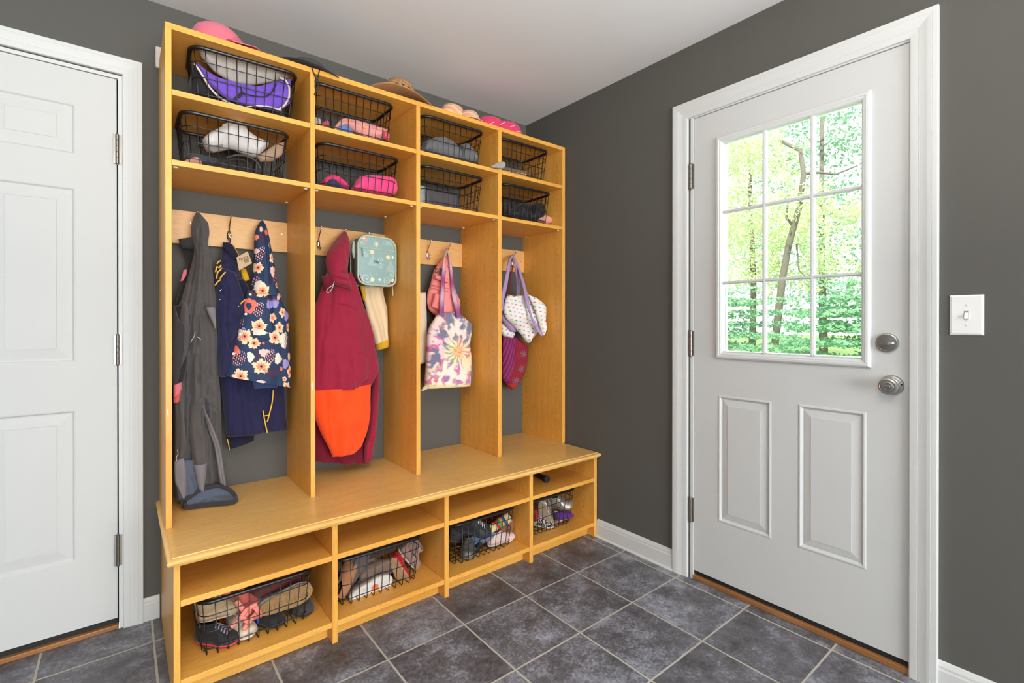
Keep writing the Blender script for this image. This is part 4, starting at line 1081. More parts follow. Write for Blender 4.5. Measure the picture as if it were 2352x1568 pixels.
band('webbing', [(990,659),(1010,664),(1032,669)], -0.126, 0.006, 0.003, M_CP2, PV)
flat_patch('badge', [(1010,615),(1021,616),(1022,629),(1008,628)], -0.121, mat('dark_badge', (60,66,40)), PV)
text_mesh('vest_print', 'D |78', 0.030, mat('black_ink', (30,28,28)), PV, on_plane(1011, 624, -0.128, -0.18, 1), 0.0004)

TB = under('tie_dye_tote', 0, 'tie-dyed tote bag with a rainbow spiral burst hanging in the third bay', 'tote bag')
def tiedye(x, y, u=0, t=0, side=0):
    cx_, cy_ = 1042, 806
    dx, dy = x-cx_, (y-cy_)*0.92; r = hypot(dx, dy); a = atan2(dy, dx)
    nz = lambda f, q: noise.noise(Vector((x*f, y*f, q)))
    n0, n1, n2 = nz(0.035, 3.0), nz(0.10, 7.0), nz(0.28, 11.0)
    aa = a+0.20*n1+0.12*n0+r*0.002
    cream = LN(240,230,214); mag = LN(206,84,146); ind = LN(78,94,130); yel = LN(238,222,146); pur = LN(152,92,158); org = LN(238,146,116); ltp = LN(238,190,200); grn = LN(110,168,140)
    def mixc(p, q, k): k = max(0, min(1, k)); return tuple(i*(1-k)+j*k for i, j in zip(p, q))
    s = (a/pi*180+14*n1) % 360     # 0 = right, 90 = down, 180 = left, 270 = up
    rays = 0.5+0.5*sin(aa*15+0.7)
    rn = noise.noise(Vector((cos(aa)*3.2, sin(aa)*3.2, r*0.055)))
    wup = smoothstep(235, 262, s)*(1-smoothstep(338, 358, s)); wle = smoothstep(135, 155, s)*(1-smoothstep(232, 255, s)); wdn = smoothstep(50, 75, s)*(1-smoothstep(132, 152, s))
    base = mixc(yel, mag, smoothstep(0.0, 0.35, rn))
    base = mixc(base, ind, wup); base = mixc(base, mixc(mag, ind, smoothstep(-0.02, 0.1, n0+0.5*rn-0.004*(r-48))), wle); base = mixc(base, mixc(pur, mag, 0.5+n0*2), wdn)
    pale = mixc(cream, ltp, 0.55*wle+0.2*wup); pale = mixc(pale, yel, 0.5*(1-wle)*(1-wdn)*(1-wup)+0.25*wdn*smoothstep(60, 85, r))
    den = 0.50*rays+0.9*rn+0.35*n1+0.25*n2+0.16
    den += 0.22*wup*smoothstep(38, 60, r)+0.16*wle*smoothstep(28, 44, r)-0.10*smoothstep(60, 90, r)*(1-wup)
    k = smoothstep(0.30, 0.78, den)
    c = mixc(pale, base, k*0.85)
    inner = mixc(mixc(yel, cream, 0.35), mixc(grn, ind, 0.4) if 90 < s < 260 else mixc(mag, org, 0.4), smoothstep(0.45, 0.95, rays+0.4*rn)*0.75)
    c = mixc(inner, c, smoothstep(17, 34, r+8*n1))
    c = mixc(mixc(org, yel, 0.35+n2), c, smoothstep(5, 15, r+6*n2))
    if y > 876: c = mixc(c, LN(222,204,150), smoothstep(876, 888, y))
    return c
M_TD = printed('tie_dye_print', rough=0.9)
cloth('tote_body', [(1012,716),(1003,724),(994,738),(986,752),(981,772),(980,810),(978,850),(976,878),(975,893)], [(1052,716),(1060,724),(1070,734),(1082,744),(1081,765),(1077,790),(1080,820),(1079,850),(1077,887)],
      [(710,-0.135),(890,-0.14)], [(0,0.02),(0.4,0.035),(1,0.045)], M_TD, TB, nu=90, nt=150, color=tiedye, wrinkle=0.005, wscale=14, folds=[(0.003,1.8,0.3,0.1)], taper=(0.08,0.02), power=0.3,
      creases=[([(1020,722),(1030,750),(1036,790)], 3, 0.006), ([(1044,720),(1042,750)], 4, 0.008), ([(1060,745),(1066,790)], 3, 0.006)])
cloth('back_gusset', [(1074,825),(1076,850),(1078,884)], [(1084,815),(1090,850),(1092,886)], -0.105, 0.016, fabric('faded_denim', (104,112,136)), TB, nu=12, nt=30, wrinkle=0.003)
cloth('bottom_corner', [(984,878),(974,886),(966,898)], [(992,884),(984,892),(970,898)], -0.15, 0.008, fabric('pale_khaki', (214,196,150)), TB, nu=10, nt=14, wrinkle=0.002)
def strapc(x, y, t, s, _):
    a = LN(206,170,196); b = LN(148,74,128); c = LN(190,160,120)
    k = 0.5+0.5*sin(t*14+1); return tuple(i*(1-k)+j*k for i, j in zip(a, b)) if t > 0.25 else tuple(i*0.4+j*0.6 for i, j in zip(a, c))
band('strap', [(1027,571),(1022,590),(1019,620),(1017,660),(1015,700),(1014,724)], [(0,-0.06),(0.15,-0.115),(1,-0.175)], [(0,0.012),(0.3,0.02),(1,0.030)], 0.003, M_TD, TB, color=strapc)
band('strap', [(1027,571),(1034,595),(1038,640),(1043,680),(1050,705),(1055,728)], [(0,-0.058),(0.15,-0.100),(1,-0.168)], [(0,0.012),(0.3,0.018),(1,0.034)], 0.003, M_TD, TB, color=strapc)

# ---- fourth bay: white heart bag and red knitted bag
HB = under('heart_print_bag', 0, 'white quilted bag with tiny coloured hearts and lavender handles in the rightmost bay', 'bag')
HC = [LN(206,40,60), LN(236,110,90), LN(230,196,70), LN(130,170,80), LN(150,160,200), LN(200,180,210)]
def hearts(x, y, u=0, t=0, side=0):
    # rows of small hearts drifting down to the right
    X = (x-1160)*0.96+(y-700)*0.26; Y = (y-700)*0.96-(x-1160)*0.26
    S = 8.6; j = floor(Y/S*1.0); Xo = X+(j % 2)*S*0.5; i = floor(Xo/S)
    hx, hy = (Xo/S-i-0.5)*S, (Y/S-j-0.5)*S
    a = abs(hx); d = hypot(a-0.85, hy+0.6)
    if d < 1.15 or (hy > -0.6 and a < 1.95-1.0*(hy+0.6) and hy < 1.6): return HC[int((i+2*j) % 6)]
    return LN(238, 234, 228)
M_HT = printed('heart_print', rough=0.8)
M_LAV = fabric('lavender_cloth', (176, 148, 192), vary=0.07)
cloth('bag_front', [(1166,676),(1160,690),(1157,708),(1158,722),(1164,734),(1176,745),(1186,756),(1198,770),(1210,786)], [(1192,684),(1202,676),(1214,676),(1232,690),(1240,718),(1243,745),(1236,762),(1224,774),(1213,788)],
      [(670,-0.165),(790,-0.165)], [(0,0.03),(0.5,0.055),(1,0.02)], M_HT, HB, nu=100, nt=130, color=hearts, wrinkle=0.006, wscale=16, folds=[(0.004,1.5,0.2,0.3)], taper=(0.15,0.1),
      creases=[([(1186,690),(1200,700),(1206,740)], 5, 0.012), ([(1176,700),(1190,720)], 4, 0.008)])
cloth('bag_side', [(1212,676),(1224,700),(1236,735),(1243,760),(1243,770)], [(1222,682),(1240,690),(1254,705),(1252,735),(1254,748),(1249,770)], [(670,-0.205),(700,-0.235),(790,-0.235)], 0.022, M_HT, HB, nu=50, nt=80, color=hearts, wrinkle=0.006, wscale=18, folds=[(0.004,1.2,0.1,0.3)])
cloth('bag_back', [(1150,740),(1150,760),(1156,772)], [(1176,758),(1182,768),(1176,777)], [(730,-0.10),(780,-0.10)], 0.03, M_HT, HB, nu=40, nt=30, color=hearts, wrinkle=0.004)
cloth('lavender_side', [(1152,700),(1150,730),(1158,745),(1172,762)], [(1162,708),(1172,735),(1188,752),(1192,762)], -0.13, 0.025, M_LAV, HB, nu=14, nt=40, wrinkle=0.004)
band('handle', [(1180,586),(1172,595),(1166,630),(1160,660),(1153,690),(1151,712)], [(0,-0.065),(0.2,-0.12),(1,-0.185)], [(0,0.016),(0.3,0.028),(1,0.036)], 0.005, M_LAV, HB)
band('handle', [(1180,586),(1186,610),(1190,645),(1191,670),(1189,690)], [(0,-0.062),(0.2,-0.10),(1,-0.12)], [(0,0.014),(0.4,0.028),(1,0.03)], 0.005, M_LAV, HB)
band('handle', [(1180,586),(1190,612),(1200,642),(1208,672),(1213,700),(1222,730),(1236,756),(1246,770)], [(0,-0.06),(0.2,-0.13),(0.5,-0.228),(0.75,-0.252),(1,-0.262)], [(0,0.012),(0.3,0.026),(0.5,0.032),(0.75,0.012),(0.9,0.03),(1,0.02)], 0.004, M_LAV, HB)
KB = under('knitted_bag', 0, 'dark red and purple patterned knitted pouch below the heart print bag', 'bag')
def knit(x, y, u=0, t=0, side=0):
    red = LN(150,40,48); pur = LN(122,36,84); gry = LN(128,104,110); org = LN(176,56,44)
    s = (y+0.32*x)
    n0 = noise.noise(Vector((x*0.5, y*0.5, 1)))
    if x < 1181-(y-790)*0.22:
        k = sin((x+0.3*y)*1.1); return pur if k > -0.2 else LN(150,60,110)
    for c0 in ((1196,812),(1189,845),(1178,873)):
        d = hypot(x-c0[0], y-c0[1]); a = atan2(y-c0[1], x-c0[0])
        if d < 9 and sin(8*a)*0.5+0.5 > d/11: return gry
    b_ = red if sin(s*0.28) > 0 else LN(140,40,66)
    return tuple(i*(1+0.35*n0) for i in (org if y > 880 else b_))
cloth('pouch', [(1155,772),(1154,800),(1153,840),(1154,868),(1164,884),(1172,893)], [(1186,774),(1200,784),(1212,798),(1209,830),(1203,858),(1190,880),(1176,895)],
      [(770,-0.08),(890,-0.085)], [(0,0.02),(0.5,0.045),(1,0.025)], printed('knit_print', rough=0.95, bump=1.0), KB, nu=70, nt=110, color=knit, wrinkle=0.004, wscale=18, folds=[(0.002,1.2,0,0.1)],
      creases=[([(1182,780),(1178,830),(1168,875)], 2, 0.008)])
band('cord', [(1179,600),(1175,630),(1170,680),(1168,730),(1168,775)], -0.07, 0.006, 0.003, fabric('red_cord', (150,36,46)), KB)

# ------------------------------------------------------------------ wire baskets
BW, BD, BH = 0.364, 0.245, 0.186
def rr2(hx, hy, r, n=6):
    out = []
    for cx_, cy_, a0 in ((hx-r, hy-r, 0), (-hx+r, hy-r, pi/2), (-hx+r, -hy+r, pi), (hx-r, -hy+r, 1.5*pi)):
        for k in range(n+1):
            a = a0+pi/2*k/n; out.append((cx_+r*cos(a), cy_+r*sin(a)))
    return out
def basket_proto():
    root = bpy.data.objects.new('wire_basket', None); COL.objects.link(root); root.empty_display_size = 0.05
    hx, hy = BW/2-0.0055, BD/2-0.0055
    rim = MB().tube([(x, y, BH) for x, y in rr2(hx, hy, 0.042, 8)], 0.0070, 12, closed=True).obj('rim', M_BLKW, root, True)
    g = MB(); wr = 0.00165; ins = 0.016
    def q(z): return ins*(1-z/BH)
    for zf in (0.75, 0.46, 0.15):
        z = BH*zf; g.tube([(x, y, z) for x, y in rr2(hx-q(z), hy-q(z), 0.036, 5)], wr, 6, closed=True)
    nx = 11; sx_ = 2*(hx-0.012)/(nx-1)
    for k in range(nx):
        x = -(hx-0.012)+k*sx_; xb = x*(hx-ins)/hx
        edge = 0.012 if k in (0, nx-1) else 0.0
        g.tube([(x, -hy+edge, BH-0.004), (xb, -hy+ins+edge, 0.010), (xb, -hy+ins+0.006+edge, 0.0026), (xb, hy-ins-0.006-edge, 0.0026), (xb, hy-ins-edge, 0.010), (x, hy-edge, BH-0.004)], wr, 6)
    ny = 7; sy_ = 2*(hy-0.012)/(ny-1)
    for k in range(1, ny-1):
        y = -(hy-0.012)+k*sy_; yb = y*(hy-ins)/hy
        g.tube([(-hx, y, BH-0.004), (-hx+ins, yb, 0.012), (-hx+ins+0.006, yb, 0.0058), (hx-ins-0.006, yb, 0.0058), (hx-ins, yb, 0.012), (hx, y, BH-0.004)], wr, 6)
    g.obj('wire_grid', M_BLKW, root, True)
    return root
BK = [  # x, y, z, rot, label
 (-1.640, -0.212, 1.9472, -0.05, 'black wire basket holding a purple sun hat, top left cubby'),
 (-1.672, -0.205, 1.7097, 0.00, 'black wire basket holding an off-white cap, second cubby down in the leftmost bay'),
 (-1.225, -0.200, 1.9472, 0.00, 'black wire basket with folded pink shorts in the top cubby of the second bay'),
 (-1.198, -0.200, 1.7097, 0.00, 'black wire basket with hot pink cloth items, lower cubby of the second bay'),
 (-0.727, -0.200, 1.9472, 0.00, 'black wire basket with two grey rounded pads, top cubby of the third bay'),
 (-0.727, -0.200, 1.7097, 0.00, 'black wire basket with a grey plastic box, lower cubby of the third bay'),
 (-0.270, -0.200, 1.9472, 0.00, 'black wire basket with a flat tan box, top cubby of the rightmost bay'),
 (-0.252, -0.200, 1.7097, 0.00, 'black wire basket with black gloves, lower cubby of the rightmost bay'),
 (-1.650, -0.432, 0.0781, 0.02, 'black wire basket of shoes in the bench, leftmost, with the tan rope sole'),
 (-1.207, -0.432, 0.0781, 0.00, 'black wire basket of shoes in the bench with the white sole and orange dot'),
 (-0.705, -0.432, 0.0781, 0.00, 'black wire basket of shoes in the bench with the striped yellow roll'),
 (-0.282, -0.425, 0.0781, 0.00, 'black wire basket of shoes in the bench, rightmost, with silver shoes'),
]
proto = basket_proto()
for i, (x, y, z, r, lab) in enumerate(BK):
    if i == 0: b_ = proto
    else:
        b_ = proto.copy(); COL.objects.link(b_)
        for ch in list(proto.children):
            c = ch.copy(); COL.objects.link(c); c.parent = b_
    b_.location = (x, y, z); b_.rotation_euler = (0, 0, r)
    tag(b_, lab, 'basket', 'black wire baskets in the cubbies')

# ------------------------------------------------------------------ hats
def hat(name, label, cat, loc, rot, crown, brim, m_c, m_b, group=None, wave=0.0, wn=2, squash=0.85, band_=None, holes=False, cap=False, dent=0.0):
    """crown=(radius, height); brim=outer radius (or for a cap its length)"""
    r = under(name, 0, label, cat, group); r.location = loc; r.rotation_euler = rot
    R, Hh = crown; n = 48; v = []; f = []
    prof = [(1.0, 0.0), (0.99, 0.15), (0.96, 0.35), (0.90, 0.55), (0.82, 0.75), (0.70, 0.90), (0.5, 0.98), (0.25, 1.0), (0.02, 1.0)]
    if cap: prof = [(0.98, -0.24), (1.0, 0.0), (0.99, 0.2), (0.95, 0.42), (0.86, 0.64), (0.70, 0.83), (0.48, 0.95), (0.24, 0.995), (0.02, 1.0)]
    for pr, pz in prof:
        for j in range(n):
            a = 2*pi*j/n
            wob = 1+0.03*noise.noise(Vector((cos(a)*2, sin(a)*2, pz*2+R*50)))
            dz = -dent*exp(-((pr)/0.5)**2)*(0.6+0.4*cos(2*a))
            v.append((R*pr*wob*cos(a), R*pr*wob*sin(a)*squash, Hh*pz+dz))
    for i in range(len(prof)-1):
        for j in range(n): f.append((i*n+j, i*n+(j+1) % n, (i+1)*n+(j+1) % n, (i+1)*n+j))
    f.append(tuple((len(prof)-1)*n+j for j in range(n)))
    link('crown', v, f, m_c, r, True)
    v = []; f = []
    if cap:
        K, Mv = 18, 10
        for s in (0, 1):
            for i in range(K+1):
                a = -1.15+2.3*i/K
                for j in range(Mv+1):
                    t = j/Mv; rad = R*0.985+brim*t*sqrt(max(0, 1-(a/1.18)**4))
                    x, y = rad*cos(a*(1-0.12*t)), rad*sin(a*(1-0.12*t))*squash
                    v.append((x, y, 0.006-s*0.003-0.42*(y*y)/(R*1.6)-0.05*t*brim))
        m1 = (K+1)*(Mv+1)
        for i in range(K):
            for j in range(Mv):
                a = i*(Mv+1)+j; f.append((a, a+1, a+Mv+2, a+Mv+1)); f.append((m1+a, m1+a+Mv+1, m1+a+Mv+2, m1+a+1))
        for i in range(K): a = i*(Mv+1)+Mv; f.append((a, m1+a, m1+a+Mv+1, a+Mv+1))
    else:
        Mv = 10
        for s in (0, 1):
            for j in range(Mv+1):
                t = j/Mv
                for i in range(n):
                    a = 2*pi*i/n; rad = R*0.97+(brim-R*0.97)*t
                    v.append((rad*cos(a), rad*sin(a)*(squash+(1-squash)*t*0.6), 0.002-s*0.0035+wave*t*t*sin(wn*a+0.6)-0.012*t))
        m1 = (Mv+1)*n
        for j in range(Mv):
            for i in range(n):
                i2 = (i+1) % n; f.append((j*n+i, (j+1)*n+i, (j+1)*n+i2, j*n+i2)); f.append((m1+j*n+i, m1+j*n+i2, m1+(j+1)*n+i2, m1+(j+1)*n+i))
        for i in range(n): i2 = (i+1) % n; f.append((Mv*n+i, m1+Mv*n+i, m1+Mv*n+i2, Mv*n+i2))
    link('brim', v, f, m_b, r, True)
    if band_:
        MB().tube([(R*0.995*cos(2*pi*i/n), R*0.995*squash*sin(2*pi*i/n), 0.010) for i in range(n)], 0.007, 8, closed=True).obj('hat_band', band_, r, True)
    if cap: MB().lathe([(0.006, 0), (0.005, 0.003), (0.0005, 0.005)], 12, Matrix.Translation((0, 0, Hh-0.001))).obj('button', m_c, r, True)
    if holes:
        mb = MB()
        for k in range(16):
            a = 2*pi*k/16; mb.lathe([(0.0052, 0), (0.0052, 0.003), (0.0005, 0.0032)], 8, Matrix.Translation((R*0.905*cos(a), R*0.905*squash*sin(a), Hh*0.50)) @ Vector((cos(a), sin(a), 0.3)).to_track_quat('Z', 'Y').to_matrix().to_4x4())
        mb.obj('vent_holes', mat('brown_void', (52, 32, 18), rough=0.9), r)
    return r
ZT = 2.1685
def woven(key, c1, c2, axis_scale=(0, 0, 260), kind='RINGS'):
    m = bpy.data.materials.new(key); m.use_nodes = True; N = m.node_tree.nodes; L = m.node_tree.links; b = N['Principled BSDF']
    b.inputs['Roughness'].default_value = 0.85
    tc = N.new('ShaderNodeTexCoord'); w = N.new('ShaderNodeTexWave'); w.wave_type = 'RINGS'; w.rings_direction = 'Z'
    w.inputs['Scale'].default_value = axis_scale[2]/2; w.inputs['Distortion'].default_value = 3; w.inputs['Detail'].default_value = 3; w.inputs['Detail Scale'].default_value = 6
    L.new(tc.outputs['Object'], w.inputs['Vector'])
    mx = N.new('ShaderNodeMix'); mx.data_type = 'RGBA'; mx.inputs[6].default_value = (*lin(c1), 1); mx.inputs[7].default_value = (*lin(c2), 1)
    L.new(w.outputs['Fac'], mx.inputs[0]); L.new(mx.outputs[2], b.inputs['Base Color'])
    bp = N.new('ShaderNodeBump'); bp.inputs['Strength'].default_value = 0.5; bp.inputs['Distance'].default_value = 0.002
    L.new(w.outputs['Fac'], bp.inputs['Height']); L.new(bp.outputs['Normal'], b.inputs['Normal'])
    return m
M_STRAW = woven('straw_weave', (196, 150, 100), (150, 106, 64), (0, 0, 150))
M_PCAP = fabric('dusty_pink_cap', (204, 100, 116), vary=0.05)
hat('baseball_cap', 'dusty pink cap lying on the locker cabinet, the lower of two stacked caps', 'cap', (-1.722, -0.258, ZT+0.019), (0.0, 0.03, -0.12), (0.082, 0.060), 0.078, M_PCAP, M_PCAP, 'pink caps on the cabinet', cap=True, dent=0.01)
hat('baseball_cap', 'rose pink cap stacked over the other pink cap on the locker cabinet', 'cap', (-1.734, -0.262, ZT+0.032), (0.03, 0.03, -0.20), (0.080, 0.058), 0.066, fabric('rose_pink_cap', (214, 112, 128), vary=0.05), fabric('rose_pink_cap', (0,0,0)), 'pink caps on the cabinet', cap=True, dent=0.02)
M_BH = mat('black_hat_print', (70, 68, 66), rough=0.85, vary=0.7, scale=60)
h_ = hat('sun_hat', 'black brimmed hat with a hanging chin cord on top of the locker cabinet', 'hat', (-1.400, -0.250, ZT+0.020), (0.05, 0.05, 0.1), (0.080, 0.052), 0.148, M_BH, fabric('black_felt', (46, 44, 43)), wave=0.007)
for nm, pts in (('chin_cord', [(716,152),(720,166),(725,178),(727,187),(730,178),(733,165),(735,156)]), ('chin_cord', [(727,187),(731,198),(727,208),(722,217)]), ('chin_cord', [(726,186),(724,200),(728,206)])):
    o = cord(nm, pts, -0.366, 0.0022, M_RUB, h_); o.matrix_parent_inverse = h_.matrix_basis.inverted()
o = MB().lathe([(0.0005,-0.007),(0.006,-0.005),(0.0075,0),(0.006,0.005),(0.0005,0.007)], 14, Matrix.Translation(P(727,187,-0.3665))).obj('cord_lock', M_RUB, h_, True); o.matrix_parent_inverse = h_.matrix_basis.inverted()
hat('straw_hat', 'brown woven straw hat with a wavy brim on top of the locker cabinet', 'hat', (-0.985, -0.235, ZT+0.022), (-0.05, 0.08, 0.2), (0.088, 0.108), 0.172, M_STRAW, M_STRAW, wave=0.016, wn=2, holes=True, dent=0.018)
M_STRIPE = woven('striped_straw', (238, 206, 156), (228, 158, 134), (0, 0, 70))
hat('straw_hat', 'pale striped straw sun hat, the rear one of two beside the brown straw hat', 'hat', (-0.680, -0.215, ZT+0.014), (0, 0.03, 0.4), (0.078, 0.088), 0.095, M_STRIPE, M_STRIPE, 'striped straw hats', wave=0.004)
hat('straw_hat', 'pale striped straw sun hat lying at the cabinet front, nearer the pink hats', 'hat', (-0.605, -0.255, ZT+0.014), (0.05, 0.10, 0.9), (0.070, 0.060), 0.098, M_STRIPE, M_STRIPE, 'striped straw hats', wave=0.004)
M_HP = fabric('hot_pink_knit', (224, 62, 104), vary=0.06)
p1 = hat('knit_hat', 'raspberry pink rounded hat at the right end of the cabinet top, rear one', 'hat', (-0.440, -0.215, ZT+0.012), (0, 0.0, 0.0), (0.090, 0.088), 0.093, M_HP, M_HP, 'raspberry pink hats')
p2 = hat('knit_hat', 'raspberry pink hat with short white stripes at the right end of the cabinet top', 'hat', (-0.355, -0.255, ZT+0.012), (0, 0.05, 0.0), (0.092, 0.068), 0.095, M_HP, M_HP, 'raspberry pink hats')
for k, (a, b, c, d) in enumerate(((1127,284,1136,280), (1150,286,1160,281), (1172,291,1183,289), (1186,303,1195,303))):
    o = MB().tube([P(a, b, -0.338), P((a+c)/2, (b+d)/2-0.6, -0.3395), P(c, d, -0.337)], 0.0016, 6).obj('stripe', mat('white_yarn', (240, 232, 230)), p2)
    o.matrix_parent_inverse = p2.matrix_basis.inverted()

# ------------------------------------------------------------------ things in the upper baskets
PH = under('sun_hat', 0, 'purple and grey child sun hat with pale trim in the top left basket', 'hat')
M_PU = fabric('purple_cloth', (112, 78, 186), vary=0.08); M_GRY = fabric('stone_grey_cloth', (172, 164, 154), vary=0.06); M_TRM = fabric('pale_trim', (206, 198, 186))
cloth('grey_brim', [(452,104),(480,116),(530,128),(580,142),(630,158),(660,172)], [(462,130),(492,165),(530,188),(575,196),(620,190),(662,180)], -0.265, 0.02, M_GRY, PH, nu=36, nt=60, wrinkle=0.006, wscale=18, folds=[(0.003,1.7,0,0.4)])
cloth('purple_brim', [(446,142),(468,160),(500,178),(545,190),(590,198),(630,188),(668,180)], [(451,150),(476,190),(512,222),(550,240),(600,250),(645,252),(668,236)], -0.285, 0.022, M_PU, PH, nu=40, nt=70, wrinkle=0.006, wscale=18, folds=[(0.003,2.1,0,0.3)])
band('brim_trim', [(447,146),(462,168),(480,198),(502,222),(530,238),(560,246)], -0.300, 0.008, 0.003, M_TRM, PH)
band('brim_trim', [(642,178),(656,184),(664,200),(664,222),(655,240),(640,252)], -0.306, 0.008, 0.003, M_TRM, PH)
band('brim_trim', [(563,246),(590,243),(620,245),(645,254)], -0.306, 0.006, 0.003, M_TRM, PH)
cord('chin_strap', [(553,196),(556,210),(565,216),(600,222),(620,216),(635,192)], -0.312, 0.0022, M_RUB, PH)
cord('chin_strap', [(556,208),(548,218),(538,226),(548,224),(560,212)], -0.312, 0.0026, M_RUB, PH)
tag(cloth('black_cloth', [(444,140),(438,170),(434,200),(440,222)], [(470,160),(480,190),(500,215),(520,236)], -0.24, 0.035, M_BK, None, nu=24, nt=30, wrinkle=0.008), 'crumpled black cloth at the left of the purple sun hat', 'cloth')
WC = under('baseball_cap', 0, 'off-white baseball cap leaning on its side in the leftmost lower basket', 'cap')
M_OW = fabric('off_white_cloth', (214, 210, 206), vary=0.04)
cloth('crown', [(465,320),(478,308),(500,296),(525,283),(545,279),(558,283),(566,300),(590,318),(616,332)], [(467,330),(474,346),(490,351),(510,347),(530,343),(550,350),(570,359),(590,361),(614,338)], -0.22, 0.055, M_OW, WC, nu=44, nt=60, wrinkle=0.004, wscale=18,
      creases=[([(500,300),(510,330),(508,345)], 2.5, 0.004), ([(555,285),(560,320),(590,355)], 2, 0.004)])
cloth('back_strap', [(510,286),(530,280),(552,278)], [(512,292),(530,290),(556,286)], -0.245, 0.012, M_OW, WC, nu=12, nt=20)
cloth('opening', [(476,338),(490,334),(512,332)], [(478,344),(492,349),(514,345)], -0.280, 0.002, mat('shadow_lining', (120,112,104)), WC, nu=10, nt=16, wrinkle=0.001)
cap2 = cloth('beige_cap', [(590,360),(612,345),(632,332),(652,326)], [(598,372),(625,371),(648,356),(655,330)], -0.235, 0.02, fabric('tan_cloth', (176,146,122), vary=0.05), None, nu=30, nt=40, wrinkle=0.003,
      creases=[([(602,366),(628,356),(645,332)], 1.6, 0.003), ([(606,362),(622,352),(638,334)], 1.6, 0.003)])
tag(cap2, 'tan cap brim poking out right of the off-white cap', 'cap')
t_ = cord('cable', [(500,379),(520,370),(540,366),(560,368),(572,378),(580,392)], -0.25, 0.0035, M_RUB); tag(t_, 'thin dark cable looped in the leftmost lower basket', 'cable')
t_ = cord('cable', [(520,362),(545,356),(570,360),(590,372),(598,388)], -0.235, 0.0035, mat('grey_cable', (70,70,74))); tag(t_, 'grey cable looped under the off-white cap', 'cable')
tag(cloth('dark_cloth', [(428,372),(450,375),(480,385)], [(430,352),(460,356),(500,366)], -0.19, 0.03, fabric('slate_cloth', (66,70,78)), None, nu=20, nt=24, wrinkle=0.005), 'dark slate cloth at the bottom of the leftmost lower basket', 'cloth')
tag(cloth('peach_glove', [(420,370),(436,363),(452,360),(462,368)], [(422,376),(440,376),(456,378),(464,378)], -0.26, 0.012, fabric('peach_cloth', (206,150,130)), None, nu=14, nt=20), 'small peach cloth piece in the corner of the leftmost lower basket', 'cloth')
SH = under('pink_shorts', 0, 'folded light pink garment with yellow buttons in the second bay top basket', 'clothing')
cloth('folded_cloth', [(764,300),(772,285),(785,273),(805,274),(835,281),(862,290),(891,300)], [(768,304),(790,292),(815,304),(838,316),(856,322),(875,320),(890,302)], -0.235, 0.03, fabric('light_pink_cloth', (234,158,152), vary=0.06), SH, nu=30, nt=50, wrinkle=0.005, wscale=20, folds=[(0.003,1.4,0.1,0.5)])
cloth('blue_lining', [(774,296),(780,288),(796,287),(808,298)], [(776,300),(788,302),(800,308),(812,308)], -0.27, 0.010, fabric('denim_blue', (96,124,178)), SH, nu=14, nt=20)
cloth('rolled_edge', [(878,298),(886,302),(892,308)], [(880,318),(886,322),(891,326)], -0.268, 0.018, fabric('red_pink_cloth', (214,86,92)), SH, nu=16, nt=20, wrinkle=0.004)
for a in ((808.5,277.5), (834,291), (838,294)): MB().lathe([(0.004,0),(0.003,0.002),(0.0003,0.003)], 10, Matrix.Translation(P(*a,-0.272)) @ Matrix.Rotation(pi/2,4,'X')).obj('button', mat('yellow_button',(236,176,60)), SH)
tag(cloth('red_cloth', [(733,290),(742,280),(752,276)], [(736,294),(746,292),(756,290)], -0.23, 0.015, fabric('red_pink_cloth', (214,86,92)), None, nu=14, nt=18), 'small red cloth left of the folded pink garment', 'cloth')
tag(cloth('white_card', [(724,268),(736,272)], [(724,284),(738,288)], -0.16, 0.006, fabric('grey_white', (196,190,186)), None, nu=8, nt=8, wrinkle=0.001), 'pale grey piece behind the red cloth in the second bay top basket', 'cloth')
t_ = cloth('hot_pink_cap', [(736,424),(744,410),(758,403),(775,406),(790,418),(800,434)], [(742,428),(752,420),(764,422),(776,428),(786,433),(796,437)], -0.225, 0.04, fabric('hot_pink_cloth', (238,52,118), vary=0.06), None, nu=24, nt=40, wrinkle=0.004)
tag(t_, 'hot pink and navy cap in the second bay lower basket, left of the pouch', 'cap')
t_ = cloth('cap_lining', [(752,424),(758,412),(768,411),(780,422),(788,432)], [(754,427),(762,430),(772,433),(782,435),(790,436)], -0.262, 0.012, fabric('navy_lining', (52,52,78)), t_, nu=16, nt=26)
t_ = cloth('pink_pouch', [(806,434),(814,424),(820,412),(828,405),(850,404),(880,406),(898,410),(905,420)], [(810,437),(820,440),(838,443),(856,446),(876,449),(890,451),(902,450),(908,440)], -0.232, 0.05, fabric('neon_pink_cloth', (248,74,136), vary=0.04), None, nu=30, nt=50, wrinkle=0.005, power=0.35,
      creases=[([(848,416),(862,412),(880,408)], 1.6, 0.004), ([(818,420),(830,425)], 1.6, 0.004)])
tag(t_, 'bright pink rounded pouch in the second bay lower basket', 'pouch')
for k, (A_, B_, lab) in enumerate(([[(966,345),(975,325),(992,318),(1015,316),(1036,326),(1050,345),(1054,362)], [(967,350),(980,352),(1000,358),(1020,364),(1036,368),(1048,370),(1054,368)], 'grey padded pad, left and larger, in the third bay top basket'],
                                   [[(1052,346),(1056,334),(1066,330),(1076,338),(1085,352),(1089,366)], [(1054,366),(1060,370),(1068,374),(1076,376),(1084,377),(1089,374)], 'grey padded pad, right and narrower, in the third bay top basket'])):
    tag(cloth('grey_pad', A_, B_, -0.235, 0.05, fabric('mid_grey_cloth', (112,110,112), vary=0.05), None, nu=30, nt=40, wrinkle=0.003, power=0.4), lab, 'pad', 'grey pads in the top basket')
pb = empty('plastic_box', (-0.800, -0.20, 1.7155), 'low dark grey plastic box with a pale end in the third bay lower basket', 'box')
